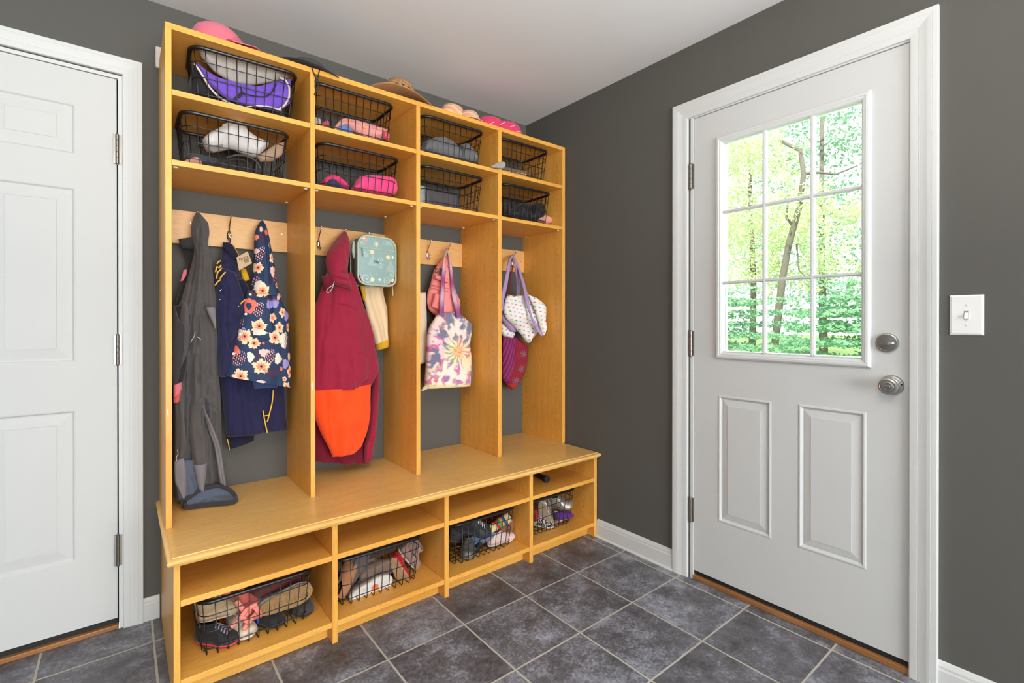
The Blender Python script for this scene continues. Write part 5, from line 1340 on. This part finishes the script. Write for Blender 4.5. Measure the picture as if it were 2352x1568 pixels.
bevel(MB().box(-0.065, 0.11, -0.08, 0.075, 0.0, 0.085).obj('box_body', mat('dark_grey_plastic', (78, 72, 74), rough=0.35), pb), 0.008, 3)
bevel(MB().box(-0.098, -0.067, -0.078, 0.073, 0.0, 0.098).obj('pale_end', mat('frosted_plastic', (138, 152, 150), rough=0.25), pb), 0.006, 3)
bevel(MB().box(-0.068, 0.113, -0.083, 0.078, 0.085, 0.092).obj('lid', mat('dark_grey_plastic', (78, 72, 74)), pb), 0.003, 2)
tb = empty('tan_box', (-0.315, -0.215, 1.9530), 'flat tan cardboard box in the rightmost bay top basket', 'box', rot=(0,0,-0.12))
bevel(MB().box(-0.095, 0.085, -0.06, 0.06, 0.0, 0.040).obj('box_body', mat('tan_card', (196, 168, 136), rough=0.7), tb), 0.003)
bevel(MB().box(-0.097, 0.087, -0.062, 0.062, 0.036, 0.052).obj('lid', mat('brown_card', (128, 96, 68), rough=0.7), tb), 0.003)
GB = under('black_gloves', 0, 'pair of bunched black gloves in the rightmost bay lower basket', 'gloves')
cloth('glove', [(1166,488),(1182,474),(1200,466),(1218,470),(1232,482),(1244,492)], [(1170,498),(1186,500),(1204,504),(1220,508),(1234,510),(1242,506)], -0.22, 0.04, fabric('black_leather', (38,36,36), rough=0.5), GB, nu=26, nt=40, wrinkle=0.012, wscale=22)
cloth('glove', [(1222,470),(1232,464),(1242,466),(1248,478)], [(1218,500),(1230,506),(1240,504),(1246,492)], -0.25, 0.035, fabric('black_leather', (38,36,36)), GB, nu=20, nt=24, wrinkle=0.010, wscale=24)
tag(cloth('peach_pouch', [(1232,502),(1240,495),(1250,493),(1260,498),(1263,506)], [(1236,508),(1244,512),(1252,515),(1259,514),(1263,510)], -0.25, 0.03, fabric('peach_pink', (226,160,136)), None, nu=18, nt=24, wrinkle=0.003), 'small peach pink pouch beside the black gloves', 'pouch')
# grey plastic grip clipped at the front of the third divider
t_ = cloth('grey_grip', [(1127,382),(1136,376),(1148,372),(1156,371),(1161,375)], [(1130,385),(1140,386),(1150,387),(1157,386),(1161,381)], -0.372, 0.010, mat('clear_grey_plastic', (160,156,148), rough=0.3), None, nu=16, nt=24, wrinkle=0.001, power=0.35, back=0.8)
tag(t_, 'small grey plastic clip at the front edge of the right divider', 'clip')

# ------------------------------------------------------------------ shoes
def foot_outline(L_, W_, n=44):
    out = []
    for k in range(n):
        a = 2*pi*k/n; x = cos(a); y = sin(a)
        yy = y*(0.80+0.20*x)*(1-0.13*exp(-((x+0.15)/0.35)**2))*1.02
        out.append((L_/2*(abs(x)**0.9*(1 if x > 0 else -1)), W_/2*yy*1.12))
    return out
def shoe(name, label, cat, loc, rot, L_=0.2, W_=0.075, H_=0.07, sole=None, upper=None, kind='shoe', solecol=None, lace=None, stripe=None, st=0.014, shaft=0.0, group=None, lining=None):
    r = empty(name, loc, label, cat, group, rot)
    ol_ = foot_outline(L_, W_); n = len(ol_)
    # sole with a fine underside
    v = []; f = []; cols = []
    rings = [(1.0, st), (1.015, st*0.6), (1.01, st*0.2), (0.985, 0.0)]
    for s, z in rings: v += [(x*s, y*s, z+0.004*max(0, x/L_*2-0.4)**2) for x, y in ol_]
    for i in range(len(rings)-1):
        for j in range(n): f.append((i*n+j, (i+1)*n+j, (i+1)*n+(j+1) % n, i*n+(j+1) % n))
    f.append(tuple(range(n)))
    link('sole', v, f, sole, r, True)
    v = []; f = []
    nr = 26
    for i in range(nr+1):
        s = 0.985*(1-i/nr)
        for x, y in ol_: v.append((x*s, y*s, 0.004*max(0, x*s/L_*2-0.4)**2-0.0002)); cols.append(solecol(x*s, y*s) if solecol else (0,0,0))
    for i in range(nr):
        for j in range(n): f.append((i*n+j, (i+1)*n+j, (i+1)*n+(j+1) % n, i*n+(j+1) % n))
    link('tread', v, f, printed('sole_print', rough=0.6) if solecol else sole, r, True, cols if solecol else None)
    if kind == 'shoe' or kind == 'boot':
        ns, na = 34, 22; v = []; f = []
        for i in range(ns+1):
            s = i/ns; x = -L_/2*0.985+L_*0.985*s
            w = W_/2*(0.80+0.20*(2*s-1))*(1-0.13*exp(-(((2*s-1)+0.15)/0.35)**2))*1.13*sqrt(max(0.0, 1-abs(2*s-1)**3.2))
            h = H_*(0.96-0.06*s) if s < 0.42 else H_*(0.935-0.52*smoothstep(0.40, 0.85, s))
            h *= max(0.05, (1-max(0, (s-0.85)/0.15)**2.2)) ** 0.5 if s > 0.85 else (min(1, s/0.04+0.3))
            for k in range(na+1):
                a = pi*k/na
                v.append((x, w*cos(a)*(1-0.10*sin(a)), st*0.6+h*sin(a)**0.75))
        for i in range(ns):
            for k in range(na):
                s = (i+0.5)/ns; mid = abs(k+0.5-na/2)/(na/2)
                if 0.07 < s < 0.46 and mid < 0.36*sin(pi*(s-0.07)/0.39)**0.5: continue
                f.append((i*(na+1)+k, (i+1)*(na+1)+k, (i+1)*(na+1)+k+1, i*(na+1)+k+1))
        up = link('upper', v, f, upper, r, True)
        md = up.modifiers.new('thick', 'SOLIDIFY'); md.thickness = 0.003; md.offset = -1
        # insole / lining seen through the opening
        link('insole', [(x*0.86, y*0.80, H_*0.45) for x, y in ol_], [tuple(range(n))], lining or M_DARK, r)
        MB().tube([(-L_*0.43+L_*0.40*(0.5-0.5*cos(a)), W_*0.235*sin(a), st*0.6+H_*(0.93)) for a in [2*pi*k/20 for k in range(20)]], 0.0035, 6, closed=True).obj('collar', upper, r, True)
    if kind == 'boot' and shaft:
        MB().lathe([(W_*0.50, 0), (W_*0.52, shaft*0.4), (W_*0.56, shaft), (W_*0.50, shaft), (W_*0.46, shaft*0.5), (W_*0.44, 0.01)], 26, Matrix.Translation((-L_*0.22, 0, H_*0.75)) @ Matrix.Diagonal((1.05, 0.95, 1, 1)), caps=False).obj('shaft', upper, r, True)
    if kind == 'sandal':
        for xc, hh in ((L_*0.20, 0.030), (L_*0.02, 0.040), (-L_*0.28, 0.045)):
            MB().tube([(xc+0.004*sin(k), W_*0.47*cos(pi*k/10), st*0.6+hh*sin(pi*k/10)) for k in range(11)], 0.007, 8, flat=0.35).obj('strap', upper, r, True)
    if lace:
        mb = MB()
        for k in range(5):
            s = 0.50+0.065*k; x = -L_/2+L_*s; h = H_*(0.935-0.52*smoothstep(0.40, 0.85, s))+st*0.6
            mb.tube([(x-0.004, -W_*0.2, h*0.93), (x, 0, h+0.003), (x+0.006, W_*0.2, h*0.93)], 0.0024, 6)
            mb.tube([(x-0.004, W_*0.2, h*0.93), (x, 0, h+0.0045), (x+0.006, -W_*0.2, h*0.93)], 0.0024, 6)
        mb.obj('laces', lace, r, True)
    if stripe:
        for xc in (-L_*0.02, L_*0.09):
            MB().tube([(xc+0.012*cos(pi*k/12), W_*0.5*cos(pi*k/12)*0.93, st*0.6+H_*0.80*sin(pi*k/12)**0.8+0.001) for k in range(13)], 0.006, 8, flat=0.4).obj('stripe', stripe, r, True)
    return r
def ringcol(c1, c2, L_, f1=0.28, f2=-0.30):
    def fn(x, y):
        d = min(hypot((x-L_*f1)*0.8, y), hypot((x-L_*f2)*0.9, y))
        k = 0.5+0.5*sin(d*620)
        return tuple(a*(1-k)+b*k for a, b in zip(LN(*c1), LN(*c2)))
    return fn
def spots(key, c1, c2, sc):
    m = bpy.data.materials.new(key); m.use_nodes = True; N = m.node_tree.nodes; L = m.node_tree.links; b = N['Principled BSDF']
    b.inputs['Roughness'].default_value = 0.8
    tc = N.new('ShaderNodeTexCoord'); n = N.new('ShaderNodeTexNoise'); n.inputs['Scale'].default_value = sc; n.inputs['Detail'].default_value = 2
    L.new(tc.outputs['Object'], n.inputs['Vector'])
    r_ = N.new('ShaderNodeValToRGB'); r_.color_ramp.elements[0].position = 0.47; r_.color_ramp.elements[1].position = 0.51
    r_.color_ramp.elements[0].color = (*lin(c2), 1); r_.color_ramp.elements[1].color = (*lin(c1), 1)
    L.new(n.outputs['Fac'], r_.inputs['Fac']); L.new(r_.outputs['Color'], b.inputs['Base Color'])
    return m
FACE = -pi/2       # turned so that the sole looks into the room
def rot_sole(tilt, lean=0.0):
    return (Matrix.Rotation(-tilt, 3, 'Y') @ Matrix.Rotation(FACE+lean, 3, 'X')).to_euler()
M_W = mat('white_rubber', (222, 220, 214), rough=0.5); M_TANL = fabric('tan_suede', (186, 150, 112)); M_TAUPE = fabric('taupe_suede', (142, 116, 100), vary=0.08)
M_BLKL = fabric('black_shoe_cloth', (42, 42, 44), rough=0.6); M_COR = fabric('coral_shoe_cloth', (232, 112, 98)); M_CREAM = fabric('cream_shoe_cloth', (214, 196, 170))
def at_(px, py, y): return P(px, py, y)
def rest(px, y, z=0.0865):
    p = P(px, 1300, y); return Vector((p.x, y, z))
# leftmost basket
shoe('espadrille', 'tan rope-soled shoe lying on its side with the sole outward, leftmost shoe basket', 'shoe', at_(656,1380,-0.500), rot_sole(0.10), 0.190, 0.080, 0.045, M_TANL, fabric('silver_grey_cloth', (150,146,138)), solecol=ringcol((168,134,88),(146,112,70),0.205), st=0.016)
shoe('slipper_boot', 'cream furry slipper boot at the left of the leftmost shoe basket', 'boot', at_(506,1406,-0.460), (0.25, -0.10, -0.10), 0.135, 0.070, 0.060, fabric('cream_sole', (208,190,164)), mat('cream_fur', (180,156,124), rough=1, vary=0.35, scale=90, bump=1.0, bscale=160), kind='boot', shaft=0.05)
cs = shoe('sneaker', 'coral pink shoe with loose coral ribbons, middle of the leftmost shoe basket', 'shoe', at_(553,1398,-0.440), (0.3, 0.4, -0.4), 0.16, 0.075, 0.065, M_W, M_COR, lining=M_COR)
M_RIB = fabric('coral_ribbon', (244, 140, 124), bump=0.1)
for k, rb in enumerate(([(543,1380),(552,1392),(562,1404),(572,1412)], [(530,1440),(545,1428),(560,1418),(574,1400)], [(556,1414),(565,1402),(580,1392),(590,1388)], [(560,1446),(568,1434),(578,1420),(592,1406)], [(585,1392),(592,1402),(598,1414)], [(552,1415),(564,1424),(575,1430)])):
    o = band('ribbon', rb, -0.520-0.004*(k % 3), 0.017, 0.0025, M_RIB, cs, n=18); o.matrix_parent_inverse = (Matrix.Translation(cs.location) @ cs.rotation_euler.to_matrix().to_4x4()).inverted()
shoe('sneaker', 'black shoe with a bright pink toe, lower left of the leftmost shoe basket', 'shoe', rest(497,-0.470), (0.0, 0.0, -0.75), 0.150, 0.066, 0.055, mat('pink_rubber', (238,72,104), rough=0.4), M_BLKL, lace=mat('lilac_lace', (160,150,170)))
shoe('sneaker', 'small cream sneaker with its toe cap facing out, leftmost shoe basket', 'shoe', rest(551,-0.455), (0.0, 0.0, -1.30), 0.145, 0.075, 0.058, M_W, M_CREAM, lace=M_W)
shoe('sandal', 'black and blue sports shoe right of the cream sneaker', 'shoe', rest(607,-0.450), (0.0, 0.0, -0.95), 0.160, 0.070, 0.052, mat('dark_rubber', (40,40,46)), M_BLKL, stripe=mat('royal_blue_strap', (36,84,180), rough=0.5))
shoe('sneaker', 'plain black shoe at the right end of the leftmost shoe basket', 'shoe', rest(688,-0.440), (0.0, 0.0, -1.45), 0.150, 0.072, 0.060, mat('dark_rubber', (40,40,46)), fabric('worn_black', (62,60,60)))
tag(cloth('burgundy_boot', [(535,1378),(560,1358),(600,1340),(650,1318),(690,1306)], [(545,1400),(575,1396),(610,1382),(660,1360),(700,1340)], -0.40, 0.05, mat('burgundy_fur', (118,64,62), rough=1, vary=0.35, scale=80, bump=1.0, bscale=140), None, nu=26, nt=40, wrinkle=0.008), 'burgundy furry boot lying behind the rim of the leftmost shoe basket', 'boot')
# second basket
def dotsole(x, y):
    return LN(240, 118, 62) if hypot(x-0.012, (y)) < 0.0145 else tuple(c*(0.93+0.07*sin(x*900)*sin(y*900)) for c in LN(226, 224, 218))
shoe('slip_on_shoe', 'white-soled slip-on with an orange dot on the sole facing out, second shoe basket', 'shoe', at_(855,1352,-0.500), rot_sole(0.09), 0.178, 0.076, 0.045, M_W, M_TAUPE, solecol=dotsole, st=0.014)
shoe('suede_boot', 'taupe suede boot lying above the white-soled slip-on', 'boot', at_(876,1316,-0.465), rot_sole(0.10, 0.55), 0.17, 0.080, 0.06, M_TAUPE, M_TAUPE, kind='boot', shaft=0.07)
shoe('suede_boot', 'grey-soled brown boot leaning at the left of the second shoe basket', 'boot', at_(822,1306,-0.480), rot_sole(1.0, 0.25), 0.15, 0.070, 0.070, mat('grey_sole', (96,90,86), rough=0.7), fabric('brown_suede', (112,88,74)), kind='boot', shaft=0.05)
shoe('slipper', 'tan slipper standing at the left end of the second shoe basket', 'slipper', at_(800,1326,-0.460), (0.2, -1.2, 0.3), 0.15, 0.065, 0.035, M_TANL, fabric('tan_leather', (176,122,84)))
shoe('dress_shoe', 'shiny red shoe with a tan sole standing on its toe, second shoe basket', 'shoe', at_(917,1316,-0.490), (Matrix.Rotation(1.12, 3, 'Y') @ Matrix.Rotation(-0.75, 3, 'X')).to_euler(), 0.155, 0.062, 0.040, fabric('tan_sole', (186,148,108)), mat('shiny_red', (206,24,36), rough=0.22, vary=0.2, scale=60, coat=0.5), st=0.010)
shoe('slipper_boot', 'cream and taupe boot at the right end of the second shoe basket', 'boot', at_(934,1284,-0.430), (0.4, 0.9, 0.1), 0.14, 0.070, 0.06, fabric('cream_sole', (208,190,164)), fabric('rosy_taupe', (158,128,116)), kind='boot', shaft=0.035)
tag(cloth('brown_shoe', [(790,1262),(820,1256),(860,1250),(900,1240)], [(795,1295),(830,1285),(870,1272),(905,1258)], -0.40, 0.05, fabric('dark_brown_suede', (70,54,44)), None, nu=22, nt=30, wrinkle=0.008), 'dark brown shoe at the back of the second shoe basket', 'shoe')
# third basket
shoe('sneaker', 'black padded shoe under the rim of the third shoe basket', 'shoe', at_(1084,1218,-0.470), (0.35, 0.25, -0.6), 0.18, 0.082, 0.075, mat('dark_rubber', (40,40,46)), fabric('black_satin', (44,46,52), rough=0.45), lace=M_W)
yr = under('rolled_strap', 0, 'pale yellow cloth roll with red, green, orange and blue bands, third shoe basket', 'cloth roll')
def rollcol(x, y, u=0, t=0, side=0):
    s = (x-1098)*0.93-(y-1228)*0.42
    for a, b, c in ((44,50,LN(206,40,40)),(50,58,LN(90,150,90)),(58,63,LN(232,160,50)),(63,70,LN(60,90,160))):
        if a < s < b: return c
    return LN(228,206,146)
cloth('roll', [(1098,1222),(1112,1212),(1130,1202),(1144,1190),(1157,1182),(1166,1177)], [(1104,1234),(1120,1226),(1139,1216),(1152,1208),(1164,1202),(1174,1197)], -0.500, 0.024, printed('roll_print'), yr, nu=30, nt=110, color=rollcol, wrinkle=0.002, taper=(0.05,0.05))
shoe('ballet_flat', 'brown smooth sole of a shoe facing out at the right of the third shoe basket', 'shoe', at_(1160,1219,-0.485), rot_sole(0.7), 0.13, 0.085, 0.035, mat('brown_leather_sole', (138,92,68), rough=0.5), mat('brown_leather', (120,78,56), rough=0.5))
shoe('slip_on_shoe', 'pale pink slip-on with a white sole at the bottom of the third shoe basket', 'shoe', rest(1150,-0.478), (0.0, 0.0, 0.05), 0.160, 0.070, 0.052, M_W, fabric('pale_pink_cloth', (218,192,188)))
shoe('sneaker', 'scuffed grey metallic shoe, lower left of the third shoe basket', 'shoe', rest(1074,-0.470), (0.0, 0.0, -2.2), 0.145, 0.072, 0.058, mat('worn_sole', (120,104,92)), mat('scuffed_silver', (104,102,98), rough=0.4, vary=0.3, scale=50, metal=0.3), lining=M_TAUPE)
shoe('sandal', 'blue-grey strapped sandal in the middle of the third shoe basket', 'sandal', at_(1112,1243,-0.470), rot_sole(0.85, 0.6), 0.17, 0.066, 0.05, mat('dark_rubber', (40,40,46)), fabric('blue_grey_cloth', (98,112,140)), kind='sandal')
tag(cloth('red_knit_shoe', [(1120,1186),(1140,1178),(1165,1168),(1176,1163)], [(1122,1196),(1144,1190),(1168,1178),(1180,1168)], -0.42, 0.03, mat('red_check_knit', (150,40,50), rough=0.9, vary=0.5, scale=160), None, nu=18, nt=26, wrinkle=0.003), 'red knitted shoe behind the rim of the third shoe basket', 'shoe')
# fourth basket
M_SIL = mat('silver_leather', (176, 166, 150), rough=0.32, vary=0.15, scale=50, metal=0.6)
shoe('slip_on_shoe', 'silver slip-on shoe standing upright at the left of the rightmost shoe basket', 'shoe', at_(1250,1183,-0.490), (Matrix.Rotation(1.25, 3, 'Y') @ Matrix.Rotation(-0.35, 3, 'X')).to_euler(), 0.165, 0.076, 0.048, mat('beige_sole', (190,172,148)), M_SIL)
shoe('slip_on_shoe', 'silver slip-on shoe lying at the top right of the rightmost shoe basket', 'shoe', at_(1284,1158,-0.480), (0.5, 0.1, -0.9), 0.15, 0.07, 0.05, mat('beige_sole', (190,172,148)), M_SIL)
t_ = cloth('purple_shoe', [(1272,1184),(1280,1176),(1294,1172),(1306,1172),(1312,1178)], [(1276,1193),(1288,1193),(1298,1191),(1308,1188),(1314,1184)], -0.49, 0.03, fabric('deep_purple_cloth', (88,42,122)), None, nu=20, nt=24, wrinkle=0.003)
tag(t_, 'purple cloth shoe on the tan sandal in the rightmost shoe basket', 'shoe')
sd = shoe('sandal', 'tan sandal with white straps at the bottom of the rightmost shoe basket', 'sandal', rest(1290,-0.470), (0.0, 0.0, 0.10), 0.16, 0.068, 0.05, mat('tan_cork', (156,120,88), rough=0.8), mat('white_leather', (226,220,214), rough=0.4), kind='sandal', st=0.012)
def leo(x, y): return LN(60,52,48)
shoe('slip_on_shoe', 'leopard print shoe at the lower left of the rightmost shoe basket', 'shoe', rest(1243,-0.455), (0.0, 0.0, -1.1), 0.150, 0.072, 0.056, M_W, spots('leopard_cloth', (206,196,182), (40,34,32), 130))
tag(cloth('red_shoe', [(1224,1172),(1228,1168),(1232,1172)], [(1224,1196),(1229,1196),(1233,1190)], -0.46, 0.02, fabric('red_shoe_cloth', (160,36,40)), None, nu=12, nt=16), 'red shoe at the left end of the rightmost shoe basket', 'shoe')
shoe('sneaker', 'dark sneaker in the back left corner of the third shoe basket', 'shoe', at_(1066,1240,-0.400), (0.1, 0.1, -0.4), 0.15, 0.072, 0.06, mat('worn_sole', (120,104,92)), fabric('charcoal_shoe', (70,66,66)))
shoe('sneaker', 'blue-grey sneaker between the metallic shoe and the pale pink slip-on', 'shoe', at_(1108,1240,-0.455), (0.3, -0.5, -0.9), 0.15, 0.070, 0.055, mat('worn_sole', (120,104,92)), fabric('denim_blue_shoe', (112,134,170)), lace=M_W)
shoe('loafer', 'brown shoe at the back of the third shoe basket', 'shoe', rest(1140,-0.390), (0.0, 0.0, 0.3), 0.15, 0.070, 0.06, mat('brown_leather_sole', (138,92,68)), mat('brown_leather', (120,78,56)))
shoe('sneaker', 'beige shoe at the back right of the rightmost shoe basket', 'shoe', at_(1268,1176,-0.380), (0.2, 0.2, 0.2), 0.15, 0.070, 0.06, mat('beige_sole', (190,172,148)), fabric('greige_cloth', (150,136,120)))
shoe('sneaker', 'dark brown shoe at the back of the leftmost shoe basket', 'shoe', rest(600,-0.380), (0.0, 0.0, 0.2), 0.16, 0.070, 0.065, mat('dark_rubber', (40,40,46)), fabric('dark_brown_suede', (70,54,44)))
shoe('sneaker', 'dark grey shoe at the back left of the second shoe basket', 'shoe', rest(812,-0.380), (0.0, 0.0, -0.3), 0.16, 0.072, 0.065, mat('dark_rubber', (40,40,46)), fabric('charcoal_shoe', (70,66,66)))
# flashlight on the shelf of the rightmost bench bay
fl = empty('flashlight', PZ(1243, 1094, 0.3355), 'black flashlight lying on the shelf of the rightmost bench bay', 'flashlight', rot=(0, 0, -0.12))
RY = Matrix.Rotation(pi/2, 4, 'X')
MB().lathe([(0.012, -0.10), (0.012, 0.0), (0.0135, 0.002), (0.0125, 0.02), (0.0165, 0.034), (0.0168, 0.058), (0.0150, 0.058)], 24, RY).obj('body', mat('black_plastic', (38, 36, 36), rough=0.35), fl, True)
MB().lathe([(0.0150, 0.056), (0.0005, 0.0555)], 24, RY, caps=False).obj('lens', mat('grey_lens', (120, 116, 112), rough=0.2), fl)

# ------------------------------------------------------------------ outside, seen through the door glass
tag(MB().box(0.14, 60, -30, 40, -0.35, -0.25).obj('ground', mat('lawn', (116, 140, 76), rough=0.95, vary=0.3, scale=3)), kind='structure')
def leafmat(key, rgb, tr):
    m = bpy.data.materials.new(key); m.use_nodes = True; N = m.node_tree.nodes; L = m.node_tree.links
    for nn in list(N): N.remove(nn)
    o = N.new('ShaderNodeOutputMaterial'); d = N.new('ShaderNodeBsdfDiffuse'); t = N.new('ShaderNodeBsdfTranslucent'); x = N.new('ShaderNodeMixShader'); x.inputs[0].default_value = tr
    g = N.new('ShaderNodeNewGeometry'); n = N.new('ShaderNodeTexNoise'); n.inputs['Scale'].default_value = 1.4; L.new(g.outputs['Position'], n.inputs['Vector'])
    mx = N.new('ShaderNodeMix'); mx.data_type = 'RGBA'; c = lin(rgb)
    mx.inputs[6].default_value = (c[0]*0.55, c[1]*0.75, c[2]*0.7, 1); mx.inputs[7].default_value = (min(1,c[0]*1.4), min(1,c[1]*1.2), c[2]*0.9, 1)
    L.new(n.outputs['Fac'], mx.inputs[0]); L.new(mx.outputs[2], d.inputs['Color']); L.new(mx.outputs[2], t.inputs['Color'])
    L.new(d.outputs[0], x.inputs[1]); L.new(t.outputs[0], x.inputs[2]); L.new(x.outputs[0], o.inputs['Surface'])
    return m
M_BARK = mat('pale_bark', (104, 98, 88), rough=0.9, vary=0.2, scale=12)
def tree(name, label, base, trunk, blobs, n, size, m, seed, cat='tree', group=None, flatl=0.0):
    """trunk: list of polylines (points relative to the base, radius); blobs: (x, y, z, rx, ry, rz) relative"""
    r = empty(name, base, label, cat, group); rnd = random.Random(seed)
    mb = MB()
    for pts, ra in trunk: mb.tube(pts, [ra*(1-0.6*i/(len(pts)-1)) for i in range(len(pts))], 8)
    mb.obj('trunk', M_BARK, r, True)
    v = []; f = []
    vol = [b[3]*b[4]*b[5] for b in blobs]; tot = sum(vol)
    for b, w in zip(blobs, vol):
        for k in range(int(n*w/tot)):
            while True:
                p = Vector((rnd.uniform(-1, 1), rnd.uniform(-1, 1), rnd.uniform(-1, 1)))
                if p.length < 1: break
            if flatl: p.z = round(p.z*5)/5+rnd.uniform(-0.05, 0.05)
            q = Vector((b[0]+p.x*b[3], b[1]+p.y*b[4], b[2]+p.z*b[5]))
            if noise.noise(q*1.1+Vector((seed, 0, 0))) < -0.12: continue
            u = Vector((rnd.gauss(0, 1), rnd.gauss(0, 1), rnd.gauss(0, 1)*(0.35 if flatl else 0.8))).normalized()
            w_ = u.cross(Vector((rnd.gauss(0, 1), rnd.gauss(0, 1), rnd.gauss(0, 1)))).normalized()
            s = size*rnd.uniform(0.6, 1.3); i0 = len(v)
            v += [tuple(q+u*s), tuple(q+w_*s*0.45+u*s*0.1), tuple(q-u*s), tuple(q-w_*s*0.45+u*s*0.1)]
            f.append((i0, i0+1, i0+2, i0+3))
    o = link('foliage', v, f, m, r); tag(o, kind='stuff')
    return r
GX = -0.25
LM1 = leafmat('yellow_green_leaves', (208, 219, 190), 0.5); LM2 = leafmat('fresh_green_leaves', (198, 214, 194), 0.5); LM3 = leafmat('blue_green_leaves', (140, 182, 158), 0.4)
# leaning tree in the middle
A1, A2, A3, A4 = PX(1797,640,9.0), PX(1812,560,9.0), PX(1835,480,9.0), PX(1846,400,9.0)
b0 = Vector((9.0, A1.y+0.25, GX)); tv = [tuple(p-b0) for p in (Vector((9.0, A1.y+0.25, GX)), A1, A2, A3, A4, PX(1838,345,9.0), PX(1790,322,9.0))]
br = [tuple(p-b0) for p in (A2+(A3-A2)*0.5, PX(1806,500,9.0), PX(1812,450,9.2))]; br2 = [tuple(p-b0) for p in (A4, PX(1870,395,9.3), PX(1920,400,9.5), PX(1970,380,9.6))]
br3 = [tuple(p-b0) for p in (PX(1830,560,9.4), PX(1835,620,9.3), PX(1855,640,9.2))]
tree('leaning_tree', 'slender leaning tree with a forked pale trunk beyond the door glass', b0, [(tv, 0.085), (br, 0.035), (br2, 0.035), (br3, 0.02)],
     [(-0.2,0.9,3.5,0.8,0.9,0.5), (0.2,-0.7,3.7,0.9,1.1,0.6), (0,0.6,5.2,0.8,1.4,0.5), (0.4,1.4,2.6,0.7,0.7,0.6)], 9000, 0.050, LM1, 3)
tree('dogwood_shrub', 'pale layered shrub filling the lower left panes of the door glass', (6.2, 1.70, GX), [([(0,0,0),(0.05,0.1,0.8),(0,0.3,1.3)], 0.03)], [(0,0,1.0,0.9,1.3,0.95), (0.2,0.7,1.5,0.7,0.9,0.55)], 12000, 0.042, LM3, 5, 'shrub', flatl=1)
tree('dogwood_shrub', 'pale layered shrub filling the lower right panes of the door glass', (4.6, -0.45, GX), [([(0,0,0),(0.05,-0.1,0.8),(0,-0.2,1.3)], 0.025)], [(0,0,1.0,0.6,0.80,0.85), (0.1,-0.2,1.5,0.5,0.6,0.45)], 11000, 0.036, LM3, 6, 'shrub', flatl=1)
tree('woodland_tree', 'bright yellow-green tree seen in the left panes of the door glass', (12.5, 4.4, GX), [([(0,0,0),(0.1,0,2.5),(0,0.1,6.5)], 0.12)], [(0,0,4.6,1.2,1.5,2.6), (0,-1.6,3.4,1.2,1.0,1.2)], 12000, 0.062, LM1, 7)
tree('woodland_tree', 'pale green tree seen in the right panes of the door glass', (15.3, 0.9, GX), [([(0,0,0),(-0.1,0.05,3),(0.15,0,7)], 0.11)], [(0,0,4.4,1.3,1.5,2.4), (0,0.6,2.6,1.2,1.4,1.0)], 11000, 0.062, LM2, 8)
tree('woodland_tree', 'faint distant tree seen between the others in the middle panes', (17.5, 4.2, GX), [([(0,0,0),(0.1,0.1,4),(-0.2,0,9)], 0.15)], [(0,0,4.5,1.6,3.8,3.4), (0,0.5,9.0,1.6,3.0,2.0)], 12000, 0.085, LM3, 9)
tree('woodland_tree', 'faint distant tree seen behind the upper right panes', (23.0, 0.85, GX), [([(0,0,0),(0.1,0.1,4),(-0.2,0,9)], 0.15)], [(0,0,5.2,1.6,2.6,4.0)], 8000, 0.085, LM2, 10)
